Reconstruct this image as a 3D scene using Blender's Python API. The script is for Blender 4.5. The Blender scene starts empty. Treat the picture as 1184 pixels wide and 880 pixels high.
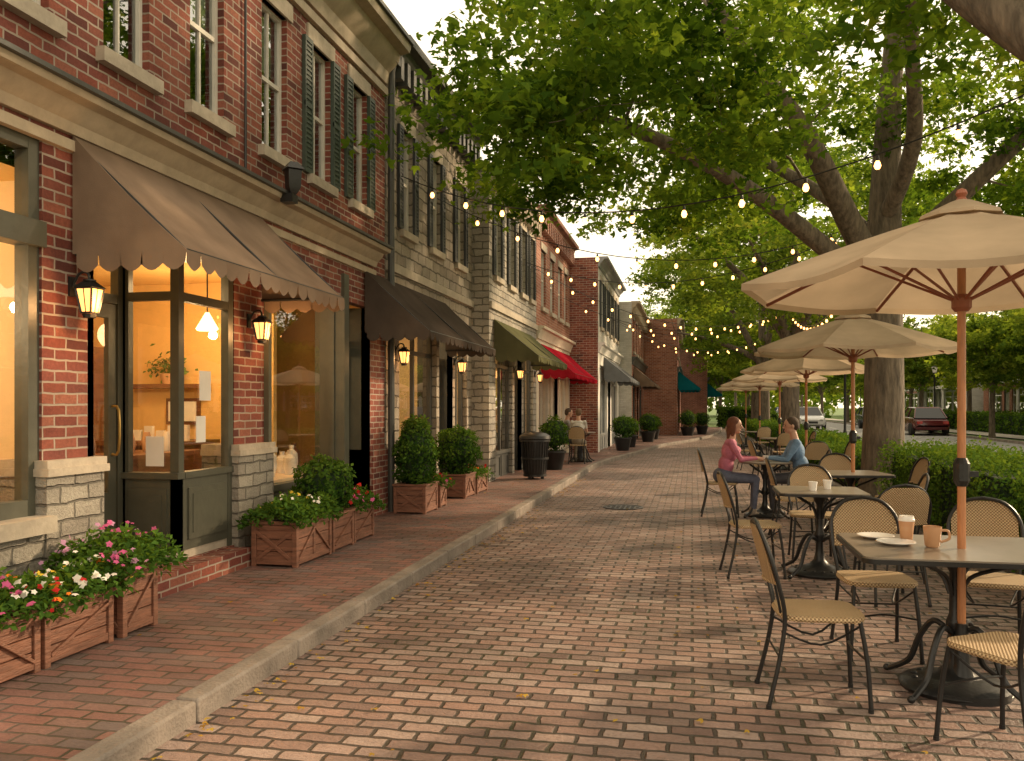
import bpy, math, random
import numpy as np
from mathutils import Vector, Matrix
random.seed(7); np.random.seed(7)
R=math.radians
scene=bpy.context.scene
COL=scene.collection

# ------------------------------------------------------------------ materials
def node(nt,t,ins=None,**kw):
    n=nt.nodes.new(t)
    for k,v in kw.items(): setattr(n,k,v)
    if ins:
        for k,v in ins.items():
            s=n.inputs[k]
            if isinstance(v,bpy.types.NodeSocket): nt.links.new(v,s)
            else: s.default_value=v
    return n
def mth(nt,op,a,b=0.0,c=None):
    ins={0:a,1:b}
    if c is not None: ins[2]=c
    return node(nt,'ShaderNodeMath',ins,operation=op).outputs[0]
def mixc(nt,f,a,b,bt='MIX'):
    n=node(nt,'ShaderNodeMix',None,data_type='RGBA',blend_type=bt)
    for i,v in ((0,f),(6,a),(7,b)):
        s=n.inputs[i]
        if isinstance(v,bpy.types.NodeSocket): nt.links.new(v,s)
        elif i==0: s.default_value=v
        else: s.default_value=(v[0],v[1],v[2],1)
    return n.outputs[2]
def base(name):
    m=bpy.data.materials.new(name); m.use_nodes=True
    nt=m.node_tree
    return m,nt,nt.nodes['Principled BSDF']
def ramp(nt,fac,cols,const=False):
    n=node(nt,'ShaderNodeValToRGB',{0:fac})
    cr=n.color_ramp
    if const: cr.interpolation='CONSTANT'
    while len(cr.elements)<len(cols): cr.elements.new(0.5)
    for i,c in enumerate(cols):
        cr.elements[i].position=i/len(cols) if const else i/(len(cols)-1)
        cr.elements[i].color=(c[0],c[1],c[2],1)
    return n.outputs[0]
def plain(name,col,rough=.6,metal=0.,var=.18,scale=6.,bump=.0,bscale=40.,stretch=None,spec=None):
    m,nt,b=base(name)
    tc=node(nt,'ShaderNodeTexCoord').outputs['Object']
    if stretch: tc=node(nt,'ShaderNodeMapping',{0:tc,3:stretch}).outputs[0]
    n1=node(nt,'ShaderNodeTexNoise',{'Vector':tc,'Scale':scale,'Detail':4.,'Roughness':.65})
    lo=[c*(1-var) for c in col]; hi=[min(1,c*(1+var)) for c in col]
    f=node(nt,'ShaderNodeMapRange',{0:n1.outputs[0],1:.3,2:.7}).outputs[0]
    nt.links.new(mixc(nt,f,lo,hi),b.inputs['Base Color'])
    b.inputs['Roughness'].default_value=rough; b.inputs['Metallic'].default_value=metal
    if spec is not None: b.inputs['Specular IOR Level'].default_value=spec
    if bump>0:
        n2=node(nt,'ShaderNodeTexNoise',{'Vector':tc,'Scale':bscale,'Detail':3.})
        bp=node(nt,'ShaderNodeBump',{'Height':n2.outputs[0],'Strength':bump,'Distance':.02})
        nt.links.new(bp.outputs[0],b.inputs['Normal'])
    return m
def brick(name,cols,mortar,bw,bh,ms=.01,smooth=.3,bump=.6,rough=.8,wob=.004,dist=.012,grime=.35,spec=.3,rot=0,roughvar=0,moss=0):
    m,nt,b=base(name)
    uv=node(nt,'ShaderNodeUVMap').outputs[0]
    if rot: uv=node(nt,'ShaderNodeMapping',{0:uv,2:(0,0,rot)}).outputs[0]
    nz=node(nt,'ShaderNodeTexNoise',{'Vector':uv,'Scale':9.,'Detail':2.})
    off=node(nt,'ShaderNodeVectorMath',{0:nz.outputs[1],1:(.5,.5,.5)},operation='SUBTRACT').outputs[0]
    off=node(nt,'ShaderNodeVectorMath',{0:off,'Scale':wob*4},operation='SCALE').outputs[0]
    v=node(nt,'ShaderNodeVectorMath',{0:uv,1:off},operation='ADD').outputs[0]
    bt=node(nt,'ShaderNodeTexBrick',{'Vector':v,'Scale':1.,'Mortar Size':ms,'Mortar Smooth':smooth,'Bias':0.,'Brick Width':bw,'Row Height':bh},offset=.5,offset_frequency=2,squash=1.,squash_frequency=2)
    sp=node(nt,'ShaderNodeSeparateXYZ',{0:v})
    row=mth(nt,'FLOOR',mth(nt,'DIVIDE',sp.outputs[1],bh))
    md=mth(nt,'FLOORED_MODULO',row,2.)
    o=mth(nt,'MULTIPLY',mth(nt,'SUBTRACT',1.,md),.5*bw)
    colm=mth(nt,'FLOOR',mth(nt,'DIVIDE',mth(nt,'ADD',sp.outputs[0],o),bw))
    cid=node(nt,'ShaderNodeCombineXYZ',{0:colm,1:row,2:0.}).outputs[0]
    wn=node(nt,'ShaderNodeTexWhiteNoise',{0:cid},noise_dimensions='2D')
    c=ramp(nt,wn.outputs[0],cols)
    fine=node(nt,'ShaderNodeTexNoise',{'Vector':uv,'Scale':45.,'Detail':4.,'Roughness':.7})
    c=mixc(nt,node(nt,'ShaderNodeMapRange',{0:fine.outputs[0],1:.35,2:.75,3:0.,4:.5}).outputs[0],c,[x*.5 for x in cols[0]])
    big=node(nt,'ShaderNodeTexNoise',{'Vector':uv,'Scale':.9,'Detail':5.,'Roughness':.65})
    g=node(nt,'ShaderNodeMapRange',{0:big.outputs[0],1:.35,2:.7,3:1-grime,4:1.12}).outputs[0]
    mo=mortar
    if moss: mo=mixc(nt,node(nt,'ShaderNodeMapRange',{0:big.outputs[0],1:.52,2:.38}).outputs[0],mortar,(.055,.055,.022))
    c=mixc(nt,bt.outputs['Fac'],c,mo)
    gc=node(nt,'ShaderNodeCombineXYZ',{0:g,1:g,2:g}).outputs[0]
    c=mixc(nt,1.,c,gc,'MULTIPLY')
    nt.links.new(c,b.inputs['Base Color'])
    b.inputs['Specular IOR Level'].default_value=spec
    rr=mth(nt,'ADD',mth(nt,'MULTIPLY',wn.outputs[0],-roughvar),rough)
    nt.links.new(rr,b.inputs['Roughness'])
    h=mth(nt,'SUBTRACT',1.,bt.outputs['Fac'])
    h=mth(nt,'ADD',h,mth(nt,'MULTIPLY',fine.outputs[0],.5))
    h=mth(nt,'ADD',h,mth(nt,'MULTIPLY',wn.outputs[0],.35))
    bp=node(nt,'ShaderNodeBump',{'Height':h,'Strength':bump,'Distance':dist})
    nt.links.new(bp.outputs[0],b.inputs['Normal'])
    return m
def emis(name,col,st,sample=False):
    m,nt,b=base(name)
    b.inputs['Base Color'].default_value=(col[0],col[1],col[2],1)
    b.inputs['Emission Color'].default_value=(col[0],col[1],col[2],1)
    b.inputs['Emission Strength'].default_value=st
    if not sample: m.cycles.emission_sampling='NONE'
    return m
def glassm(name,tint=(.95,.97,.95),k=1.5,rough=0.0):
    m=bpy.data.materials.new(name); m.use_nodes=True; nt=m.node_tree; nt.nodes.clear()
    out=node(nt,'ShaderNodeOutputMaterial')
    tr=node(nt,'ShaderNodeBsdfTransparent',{0:(*tint,1)})
    gl=node(nt,'ShaderNodeBsdfGlossy',{'Color':(.95,.97,1,1),'Roughness':rough})
    fr=node(nt,'ShaderNodeFresnel',{'IOR':1.5})
    f=mth(nt,'MINIMUM',mth(nt,'MULTIPLY',fr.outputs[0],k),.85)
    mx=node(nt,'ShaderNodeMixShader',{0:f,1:tr.outputs[0],2:gl.outputs[0]})
    nt.links.new(mx.outputs[0],out.inputs[0]); return m
def leafm(name,cols,trans=.35,attr=True):
    m=bpy.data.materials.new(name); m.use_nodes=True; nt=m.node_tree; nt.nodes.clear()
    out=node(nt,'ShaderNodeOutputMaterial')
    a=node(nt,'ShaderNodeAttribute',None,attribute_name='rnd')
    c=ramp(nt,a.outputs['Fac'],cols)
    d=node(nt,'ShaderNodeBsdfDiffuse',{0:c})
    c2=mixc(nt,1.,c,(1.9,1.6,.7),'MULTIPLY')
    t=node(nt,'ShaderNodeBsdfTranslucent',{0:c2})
    mx=node(nt,'ShaderNodeMixShader',{0:trans,1:d.outputs[0],2:t.outputs[0]})
    nt.links.new(mx.outputs[0],out.inputs[0]); return m
def clothm(name,col,trans=.25,seam=0):
    m=bpy.data.materials.new(name); m.use_nodes=True; nt=m.node_tree; nt.nodes.clear()
    out=node(nt,'ShaderNodeOutputMaterial')
    tc=node(nt,'ShaderNodeTexCoord').outputs['Object']
    n=node(nt,'ShaderNodeTexNoise',{'Vector':tc,'Scale':2.5,'Detail':5.})
    f=node(nt,'ShaderNodeMapRange',{0:n.outputs[0],1:.3,2:.7}).outputs[0]
    c=mixc(nt,f,[x*.8 for x in col],[x*1.12 for x in col])
    n2=node(nt,'ShaderNodeTexNoise',{'Vector':tc,'Scale':220.,'Detail':1.})
    n3=node(nt,'ShaderNodeTexNoise',{'Vector':tc,'Scale':4.,'Detail':2.})
    h=mth(nt,'ADD',mth(nt,'MULTIPLY',n2.outputs[0],.06),n3.outputs[0])
    bp=node(nt,'ShaderNodeBump',{'Height':h,'Strength':.5,'Distance':.04})
    d=node(nt,'ShaderNodeBsdfDiffuse',{0:c,'Normal':bp.outputs[0]})
    t=node(nt,'ShaderNodeBsdfTranslucent',{0:c})
    mx=node(nt,'ShaderNodeMixShader',{0:trans,1:d.outputs[0],2:t.outputs[0]})
    nt.links.new(mx.outputs[0],out.inputs[0]); return m
def weave(name,c1,c2,k=330.):
    m,nt,b=base(name)
    uv=node(nt,'ShaderNodeUVMap').outputs[0]
    s=node(nt,'ShaderNodeSeparateXYZ',{0:uv})
    a=mth(nt,'SINE',mth(nt,'MULTIPLY',s.outputs[0],k)); c=mth(nt,'SINE',mth(nt,'MULTIPLY',s.outputs[1],k))
    p=mth(nt,'MULTIPLY',a,c)
    f=node(nt,'ShaderNodeMapRange',{0:p,1:-.6,2:.6}).outputs[0]
    nt.links.new(mixc(nt,f,c1,c2),b.inputs['Base Color']); b.inputs['Roughness'].default_value=.55
    bp=node(nt,'ShaderNodeBump',{'Height':p,'Strength':.6,'Distance':.004})
    nt.links.new(bp.outputs[0],b.inputs['Normal']); return m

M={}
M['brickred']=brick('red_brick',[(.13,.042,.034),(.28,.074,.05),(.36,.108,.07),(.42,.155,.10),(.22,.062,.048),(.32,.10,.075)],(.44,.36,.29),.21,.072,.0075,.2,.6,grime=.42)
M['brickorange']=brick('orange_brick',[(.28,.09,.05),(.38,.13,.075),(.44,.18,.105),(.31,.11,.068)],(.42,.34,.28),.21,.072,.0075,.2,.5)
M['brickdark']=brick('brown_brick',[(.22,.085,.06),(.31,.12,.08),(.36,.16,.105)],(.38,.31,.26),.21,.072,.0075,.2,.5)
M['brickwhite']=brick('white_painted_brick',[(.62,.60,.55),(.70,.68,.63),(.74,.72,.68)],(.52,.5,.46),.21,.072,.006,.4,.4,grime=.2)
M['stone']=brick('tan_stone',[(.36,.30,.24),(.50,.43,.335),(.60,.51,.41),(.44,.38,.31),(.66,.57,.46)],(.25,.215,.17),.38,.165,.014,.6,1.,wob=.018,dist=.06,grime=.3)
M['stone2']=brick('grey_stone',[(.36,.33,.29),(.49,.455,.39),(.58,.53,.45),(.50,.44,.36)],(.26,.24,.2),.33,.13,.013,.6,1.,wob=.016,dist=.05,grime=.3)
M['stonebase']=brick('limestone_block',[(.36,.32,.27),(.44,.40,.335),(.50,.455,.38)],(.22,.2,.165),.26,.11,.010,.6,1.,wob=.010,dist=.04,grime=.4)
M['street']=brick('street_brick',[(.20,.13,.11),(.33,.21,.17),(.41,.28,.235),(.47,.36,.31),(.29,.195,.165),(.40,.25,.20),(.25,.18,.155)],(.07,.054,.042),.205,.106,.013,.5,1.,rough=.58,wob=.009,dist=.024,grime=.36,spec=.45,roughvar=.2,moss=1)
M['walk']=brick('sidewalk_brick',[(.19,.135,.12),(.29,.145,.12),(.36,.18,.145),(.22,.175,.165),(.33,.155,.125),(.25,.18,.16)],(.15,.12,.10),.215,.10,.009,.4,.9,rough=.7,wob=.006,dist=.014,grime=.4,spec=.35,roughvar=.15,moss=1)
M['limestone']=plain('limestone',(.42,.36,.28),.8,bump=.3,bscale=25,var=.18)
M['cornice']=plain('painted_cornice',(.43,.35,.25),.6,bump=.1,var=.15)
M['darktrim']=plain('dark_trim',(.065,.066,.06),.5,bump=.1)
M['green']=plain('green_paint',(.08,.08,.058),.42,bump=.12,bscale=15,var=.15)
M['shutgreen']=plain('green_shutter',(.05,.07,.055),.5,var=.12)
M['black']=plain('black_metal',(.022,.022,.022),.38,metal=.3,bump=.1)
M['blackshut']=plain('black_shutter',(.035,.038,.04),.5)
M['frameW']=plain('white_window_frame',(.6,.57,.5),.5,var=.08)
M['cream']=plain('cream_paint',(.66,.57,.44),.6,var=.1)
M['white']=plain('white_paint',(.75,.73,.68),.55,var=.08)
M['grey']=plain('grey_metal_coping',(.26,.27,.27),.5)
M['concrete']=plain('kerb_stone',(.225,.19,.16),.85,var=.35,scale=3,bump=.5,bscale=50)
M['asphalt']=plain('asphalt',(.26,.255,.245),.7,var=.15,scale=1.5,bump=.3,bscale=120)
M['line']=plain('road_marking_paint',(.7,.68,.6),.6)
M['grass']=plain('grass_ground',(.09,.15,.035),.9,var=.4,scale=1.2,bump=.8,bscale=60)
M['mulch']=plain('mulch',(.075,.052,.035),.95,var=.5,scale=30,bump=1.,bscale=60)
M['path']=plain('pale_paving',(.38,.35,.3),.8,var=.15)
M['roof']=plain('flat_roof',(.12,.12,.12),.9)
M['wood']=plain('planter_wood',(.20,.085,.05),.6,var=.4,scale=5,bump=.4,bscale=20,stretch=(1,1,8))
M['polewood']=plain('pole_wood',(.44,.185,.075),.4,var=.2,scale=8,stretch=(6,6,1))
M['ribwood']=plain('rib_wood',(.26,.08,.04),.5)
M['soil']=plain('soil',(.04,.028,.02),.95,bump=1,bscale=50)
M['bark']=plain('bark',(.14,.108,.078),.9,var=.55,scale=5,bump=1.,bscale=9,stretch=(3,3,.6))
M['glass']=glassm('shop_glass',k=1.9)
M['glassup']=glassm('window_glass',(.8,.85,.85),k=3.0)
M['curtain']=plain('window_blind',(.5,.49,.43),.8,var=.1)
M['warmwall']=plain('warm_plaster',(.78,.50,.18),.8,var=.06)
M['creamwall']=plain('cream_plaster',(.82,.64,.38),.8,var=.05)
M['floorwood']=plain('floor_wood',(.22,.11,.05),.5)
M['furn']=plain('furniture_wood',(.17,.07,.03),.45,var=.3,stretch=(1,1,6))
M['paper']=plain('paper',(.8,.78,.72),.8,var=.03)
M['brass']=plain('brass',(.65,.42,.14),.3,metal=.9,var=.05)
M['lampglow']=emis('lantern_glow',(1.,.43,.12),2.4)
M['bulb']=emis('bulb_glow',(1.,.46,.13),7.)
M['pend']=emis('pendant_glow',(1.,.66,.32),4.)
M['aw_brown']=clothm('brown_canvas',(.245,.178,.13),.12)
M['aw_dark']=clothm('charcoal_canvas',(.09,.072,.06),.08)
M['aw_green']=clothm('olive_canvas',(.12,.12,.065),.15)
M['aw_red']=clothm('red_canvas',(.42,.02,.035),.2)
M['aw_grey']=clothm('grey_canvas',(.2,.21,.22),.2)
M['aw_teal']=clothm('teal_canvas',(.01,.15,.19),.2)
M['umb']=clothm('tan_canvas',(.55,.43,.30),.38)
M['weave']=weave('rattan_weave',(.20,.12,.055),(.60,.44,.25))
M['tabletop']=plain('table_top',(.22,.185,.145),.28,var=.15)
M['ceramic']=plain('white_ceramic',(.78,.75,.7),.2,var=.02)
M['papercup']=plain('paper_cup',(.50,.27,.14),.6,var=.05)
M['mug']=plain('brown_mug',(.50,.28,.15),.3,var=.04)
M['lid']=plain('cup_lid',(.24,.15,.1),.4,var=.04)
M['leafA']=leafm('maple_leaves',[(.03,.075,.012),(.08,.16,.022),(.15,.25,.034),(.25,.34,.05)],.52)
M['leafB']=leafm('street_tree_leaves',[(.05,.10,.02),(.105,.18,.03),(.19,.275,.045),(.30,.36,.07)],.52)
M['leafH']=leafm('hedge_leaves',[(.018,.045,.01),(.04,.095,.017),(.08,.155,.025),(.13,.215,.035)],.25)
M['leafD']=leafm('plant_leaves',[(.03,.07,.015),(.06,.13,.025),(.09,.18,.03),(.16,.25,.05)],.3)
M['leafY']=leafm('fallen_leaf',[(.35,.22,.05),(.5,.35,.06),(.3,.14,.04)],.1)
M['dried']=leafm('dried_stems',[(.3,.2,.1),(.45,.32,.16),(.5,.4,.25)],.2)
for n,c in (('pink',(.55,.12,.28)),('white_',(.75,.73,.68)),('orange',(.7,.2,.03)),('red',(.5,.03,.03)),('yellow',(.7,.5,.06)),('lilac',(.5,.27,.42))):
    M['fl_'+n]=leafm('petals_'+n,[[x*.7 for x in c],c,[min(1,x*1.15) for x in c]],.15)
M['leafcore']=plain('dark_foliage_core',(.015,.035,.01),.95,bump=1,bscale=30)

# ------------------------------------------------------------------ mesh builder
class MB:
    def __init__(s): s.v=[];s.f=[];s.m=[];s.mats=[];s.M=None
    def mi(s,k):
        if k not in s.mats: s.mats.append(k)
        return s.mats.index(k)
    def add(s,vs,fs,k):
        o=len(s.v)
        for p in vs:
            p=Vector(p)
            if s.M is not None: p=s.M@p
            s.v.append(tuple(p))
        i=s.mi(k)
        for f in fs: s.f.append(tuple(o+a for a in f)); s.m.append(i)
    def quad(s,a,b,c,d,k): s.add([a,b,c,d],[(0,1,2,3)],k)
    def box(s,x0,x1,y0,y1,z0,z1,k):
        s.add([(x0,y0,z0),(x1,y0,z0),(x1,y1,z0),(x0,y1,z0),(x0,y0,z1),(x1,y0,z1),(x1,y1,z1),(x0,y1,z1)],
              [(0,3,2,1),(4,5,6,7),(0,1,5,4),(1,2,6,5),(2,3,7,6),(3,0,4,7)],k)
    def bar(s,a,b,w,h,k,up=(0,0,1)):
        a=Vector(a);b=Vector(b);d=(b-a).normalized();u=Vector(up)
        sd=d.cross(u)
        if sd.length<1e-4: sd=d.cross(Vector((1,0,0)))
        sd.normalize();u=sd.cross(d)
        vs=[]
        for p in (a,b):
            for i,j in((-1,-1),(1,-1),(1,1),(-1,1)): vs.append(p+sd*i*w/2+u*j*h/2)
        s.add(vs,[(3,2,1,0),(4,5,6,7),(0,1,5,4),(1,2,6,5),(2,3,7,6),(3,0,4,7)],k)
    def exy(s,prof,y0,y1,k):
        n=len(prof); vs=[(x,y0,z) for x,z in prof]+[(x,y1,z) for x,z in prof]
        fs=[(i,(i+1)%n,n+(i+1)%n,n+i) for i in range(n)]+[tuple(range(n-1,-1,-1)),tuple(range(n,2*n))]
        s.add(vs,fs,k)
    def tube(s,pts,rad,k,n=8,cap=True,sm=0):
        pts=[Vector(p) for p in pts]
        if not hasattr(rad,'__len__'): rad=[rad]*len(pts)
        if sm:
            P=[];Rr=[]
            for i in range(len(pts)-1):
                p0=pts[max(i-1,0)];p1=pts[i];p2=pts[i+1];p3=pts[min(i+2,len(pts)-1)]
                for j in range(sm):
                    t=j/sm
                    P.append(.5*((2*p1)+(p2-p0)*t+(2*p0-5*p1+4*p2-p3)*t*t+(3*p1-p0-3*p2+p3)*t**3)); Rr.append(rad[i]*(1-t)+rad[i+1]*t)
            P.append(pts[-1]);Rr.append(rad[-1]);pts=P;rad=Rr
        t=(pts[1]-pts[0]).normalized()
        u=t.cross(Vector((0,0,1)))
        if u.length<.05: u=t.cross(Vector((1,0,0)))
        u.normalize(); vs=[]
        for i,p in enumerate(pts):
            if i==0: t=(pts[1]-p)
            elif i==len(pts)-1: t=p-pts[i-1]
            else: t=pts[i+1]-pts[i-1]
            t.normalize(); u=(u-t*u.dot(t)).normalized(); w=t.cross(u)
            for j in range(n):
                a=2*math.pi*j/n; vs.append(p+(u*math.cos(a)+w*math.sin(a))*rad[i])
        fs=[]
        for i in range(len(pts)-1):
            for j in range(n):
                fs.append((i*n+j,i*n+(j+1)%n,(i+1)*n+(j+1)%n,(i+1)*n+j))
        if cap: fs.append(tuple(range(n-1,-1,-1))); fs.append(tuple(range((len(pts)-1)*n,len(pts)*n)))
        s.add(vs,fs,k)
        return pts,rad
    def lathe(s,prof,c,k,n=20,sx=1,sy=1):
        vs=[];fs=[]
        for r,z in prof:
            for j in range(n):
                a=2*math.pi*j/n; vs.append((c[0]+r*sx*math.cos(a),c[1]+r*sy*math.sin(a),c[2]+z))
        for i in range(len(prof)-1):
            for j in range(n): fs.append((i*n+j,i*n+(j+1)%n,(i+1)*n+(j+1)%n,(i+1)*n+j))
        if prof[0][0]>1e-4: fs.append(tuple(range(n-1,-1,-1)))
        if prof[-1][0]>1e-4: fs.append(tuple(range((len(prof)-1)*n,len(prof)*n)))
        s.add(vs,fs,k)
    def ball(s,c,r,k,n=12,m=8):
        if not hasattr(r,'__len__'): r=(r,r,r)
        vs=[(c[0],c[1],c[2]-r[2])];fs=[]
        for i in range(1,m):
            a=-math.pi/2+math.pi*i/m
            for j in range(n):
                b=2*math.pi*j/n; vs.append((c[0]+r[0]*math.cos(a)*math.cos(b),c[1]+r[1]*math.cos(a)*math.sin(b),c[2]+r[2]*math.sin(a)))
        vs.append((c[0],c[1],c[2]+r[2]))
        for j in range(n): fs.append((0,1+(j+1)%n,1+j))
        for i in range(m-2):
            for j in range(n): fs.append((1+i*n+j,1+i*n+(j+1)%n,1+(i+1)*n+(j+1)%n,1+(i+1)*n+j))
        L=len(vs)-1
        for j in range(n): fs.append((1+(m-2)*n+j,1+(m-2)*n+(j+1)%n,L))
        s.add(vs,fs,k)
    def rrect(s,cx,cy,hx,hy,r,z0,z1,k,n=5):
        pts=[]
        for sx,sy,a0 in((1,1,0),(-1,1,90),(-1,-1,180),(1,-1,270)):
            for i in range(n+1):
                a=R(a0+90*i/n); pts.append((cx+sx*(hx-r)+r*math.cos(a),cy+sy*(hy-r)+r*math.sin(a)))
        q=len(pts)
        s.add([(x,y,z0) for x,y in pts]+[(x,y,z1) for x,y in pts],[(i,(i+1)%q,q+(i+1)%q,q+i) for i in range(q)]+[tuple(range(q-1,-1,-1)),tuple(range(q,2*q))],k)
    def mesh(s,name,smooth=35):
        me=bpy.data.meshes.new(name); me.from_pydata(s.v,[],s.f)
        for k in s.mats: me.materials.append(M[k])
        me.polygons.foreach_set('material_index',s.m)
        uv=me.uv_layers.new(name='UVMap'); d=uv.data
        me.update()
        for p in me.polygons:
            nx,ny,nz=[abs(a) for a in p.normal]
            for li,vi in zip(p.loop_indices,p.vertices):
                x,y,z=s.v[vi]
                d[li].uv=(x,y) if nz>=nx and nz>=ny else ((y,z) if nx>=ny else (x,z))
        if smooth:
            me.shade_smooth(); me.set_sharp_from_angle(angle=R(smooth))
        return me
    def obj(s,name,parent=None,smooth=35,bevel=0,loc=None,rot=0):
        o=bpy.data.objects.new(name,s.mesh(name,smooth)); COL.objects.link(o)
        if parent: o.parent=parent
        if loc: o.location=loc
        if rot: o.rotation_euler[2]=rot
        if bevel:
            b=o.modifiers.new('bevel','BEVEL'); b.width=bevel; b.segments=2; b.limit_method='ANGLE'; b.angle_limit=R(40)
        return o
def inst(name,me,loc,rot=0,sc=1,parent=None):
    o=bpy.data.objects.new(name,me); COL.objects.link(o); o.location=loc; o.rotation_euler[2]=rot
    o.scale=(sc,sc,sc) if not hasattr(sc,'__len__') else sc
    if parent: o.parent=parent
    return o
def empty(name,loc=(0,0,0),rot=0):
    e=bpy.data.objects.new(name,None); COL.objects.link(e); e.location=loc; e.rotation_euler[2]=rot; e.empty_display_size=.3; return e
def plight(name,loc,en,col=(1,.72,.42),r=.08,parent=None):
    l=bpy.data.lights.new(name,'POINT'); l.energy=en; l.color=col; l.shadow_soft_size=r
    o=bpy.data.objects.new(name,l); COL.objects.link(o); o.location=loc
    if parent: o.parent=parent
    return o

# leaves --------------------------------------------------------------
LOBE3=[(0,1.),(52,.8),(-52,.8)]
LOBE1=[(0,1.)]
PET5=[(a,1.) for a in range(0,360,72)]
def leaf_mesh(name,C,size,mat,rnd,lobes=LOBE3,tilt=.7,out=None,wid=.26,rng=None):
    rng=rng or np.random.default_rng(1)
    C=np.asarray(C,float); N=len(C)
    nrm=rng.normal(0,1,(N,3))*tilt
    if out is None: nrm[:,2]+=1.
    else: nrm+=out
    nrm/=np.linalg.norm(nrm,axis=1)[:,None]+1e-9
    t=rng.normal(0,1,(N,3)); t-=nrm*(t*nrm).sum(1)[:,None]; t/=np.linalg.norm(t,axis=1)[:,None]+1e-9
    b=np.cross(nrm,t); S=size*rng.uniform(.65,1.3,N)
    V=[]
    for ang,ln in lobes:
        a=R(ang); dx,dy=math.cos(a)*ln,math.sin(a)*ln; px,py=-math.sin(a)*wid*ln,math.cos(a)*wid*ln
        for (u,v,h) in ((0,0,0),(dx*.5+px,dy*.5+py,.08),(dx,dy,-.06),(dx*.5-px,dy*.5-py,.08)):
            V.append(C+(t*u+b*v+nrm*h)*S[:,None])
    k=len(lobes); V=np.stack(V,1).reshape(-1,3)
    nf=N*k
    me=bpy.data.meshes.new(name); me.vertices.add(len(V)); me.vertices.foreach_set('co',V.astype(np.float32).ravel())
    me.loops.add(nf*4); me.loops.foreach_set('vertex_index',np.arange(nf*4,dtype=np.int32))
    me.polygons.add(nf); me.polygons.foreach_set('loop_start',(np.arange(nf)*4).astype(np.int32))
    at=me.attributes.new('rnd','FLOAT','FACE'); at.data.foreach_set('value',np.clip(np.repeat(rnd,k),0,1).astype(np.float32))
    me.materials.append(M[mat]); me.update(calc_edges=True)
    return me

# ------------------------------------------------------------------ camera
cam=bpy.data.cameras.new('camera'); co=bpy.data.objects.new('camera',cam); COL.objects.link(co)
co.location=(0,0,1.5); co.rotation_euler=(R(90),0,R(11.75))
cam.sensor_width=36; cam.lens=36*1000/1184; cam.shift_y=30/1184; cam.clip_end=2000; cam.clip_start=.05
scene.camera=co

# ------------------------------------------------------------------ world + sun
sd=Vector((.80,.60,0)).normalized(); el=R(24)
sdir=Vector((sd.x*math.cos(el),sd.y*math.cos(el),math.sin(el)))
w=bpy.data.worlds.new('World'); scene.world=w; w.use_nodes=True; nt=w.node_tree; nt.nodes.clear()
sky=node(nt,'ShaderNodeTexSky',None,sky_type='NISHITA',sun_disc=False,sun_elevation=el,sun_rotation=math.atan2(sd.x,sd.y),air_density=1.,dust_density=3.,ozone_density=1.)
bg=node(nt,'ShaderNodeBackground',{0:sky.outputs[0],1:.05})
bg2=node(nt,'ShaderNodeBackground',{0:(1.,.835,.58,1),1:1.62})
ad=node(nt,'ShaderNodeAddShader',{0:bg.outputs[0],1:bg2.outputs[0]})
out=node(nt,'ShaderNodeOutputWorld'); nt.links.new(ad.outputs[0],out.inputs[0])
sl=bpy.data.lights.new('sun','SUN'); sl.energy=5.0; sl.angle=R(3); sl.color=(1,.74,.46)
so=bpy.data.objects.new('sun',sl); COL.objects.link(so); so.rotation_euler=(-sdir).to_track_quat('-Z','Y').to_euler()
scene.view_settings.view_transform='Standard'; scene.view_settings.look='None'; scene.view_settings.exposure=0

# ------------------------------------------------------------------ ground
mb=MB(); mb.quad((-400,-200,-.03),(400,-200,-.03),(400,800,-.03),(-400,800,-.03),'grass'); mb.obj('grass_ground')
KP=[(-6,-2.3),(21,-2.3),(23.5,-2.1),(27.3,-1.6),(33,-1.0),(38,.1),(43,.9),(50,1.6),(60,2.0)]
mb=MB()
for (a,xa),(b,xb) in zip(KP[:-1],KP[1:]): mb.quad((xa,a,0),(2.58,a,0),(2.58,b,0),(xb,b,0),'street')
mb.obj('brick_street')
mb=MB()
for (a,xa),(b,xb) in zip(KP[:-1],KP[1:]): mb.quad((-5.5,a,.1),(xa-.11,a,.1),(xb-.11,b,.1),(-5.5,b,.1),'walk')
mb.obj('brick_sidewalk')
def kerb(name,path,w,z,mat='concrete',step=1.1):
    mb=MB()
    for p,q in zip(path[:-1],path[1:]):
        p=Vector((p[0],p[1],0));q=Vector((q[0],q[1],0)); L=(q-p).length; n=max(1,round(L/step)); d=(q-p)/n
        sdv=Vector((-d.y,d.x,0)).normalized()*w
        for i in range(n):
            a=p+d*(i+.004); b=p+d*(i+1-.004); j=random.uniform(-.003,.003)
            vs=[a,b,b+sdv,a+sdv]
            mb.add([(v.x,v.y,-.05) for v in vs]+[(v.x,v.y,z+j) for v in vs],[(0,3,2,1),(4,5,6,7),(0,1,5,4),(1,2,6,5),(2,3,7,6),(3,0,4,7)],mat)
    return mb.obj(name,bevel=.015)
kerb('stone_kerb',[(x,y) for y,x in KP],.13,.107)
kerb('stone_kerb',[(2.66,-6),(2.66,60)],.10,.07)
mb=MB(); mb.quad((2.6,-6,.06),(4.4,-6,.06),(4.4,60,.06),(2.6,60,.06),'mulch'); mb.obj('planting_bed')
mb=MB(); mb.quad((4.4,-6,.03),(6.2,-6,.03),(6.2,140,.03),(4.4,140,.03),'path'); mb.obj('footpath')
mb=MB(); mb.quad((6.35,-20,-.01),(12.9,-20,-.01),(12.9,200,-.01),(6.35,200,-.01),'asphalt'); mb.obj('asphalt_road')
mb=MB()
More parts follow.
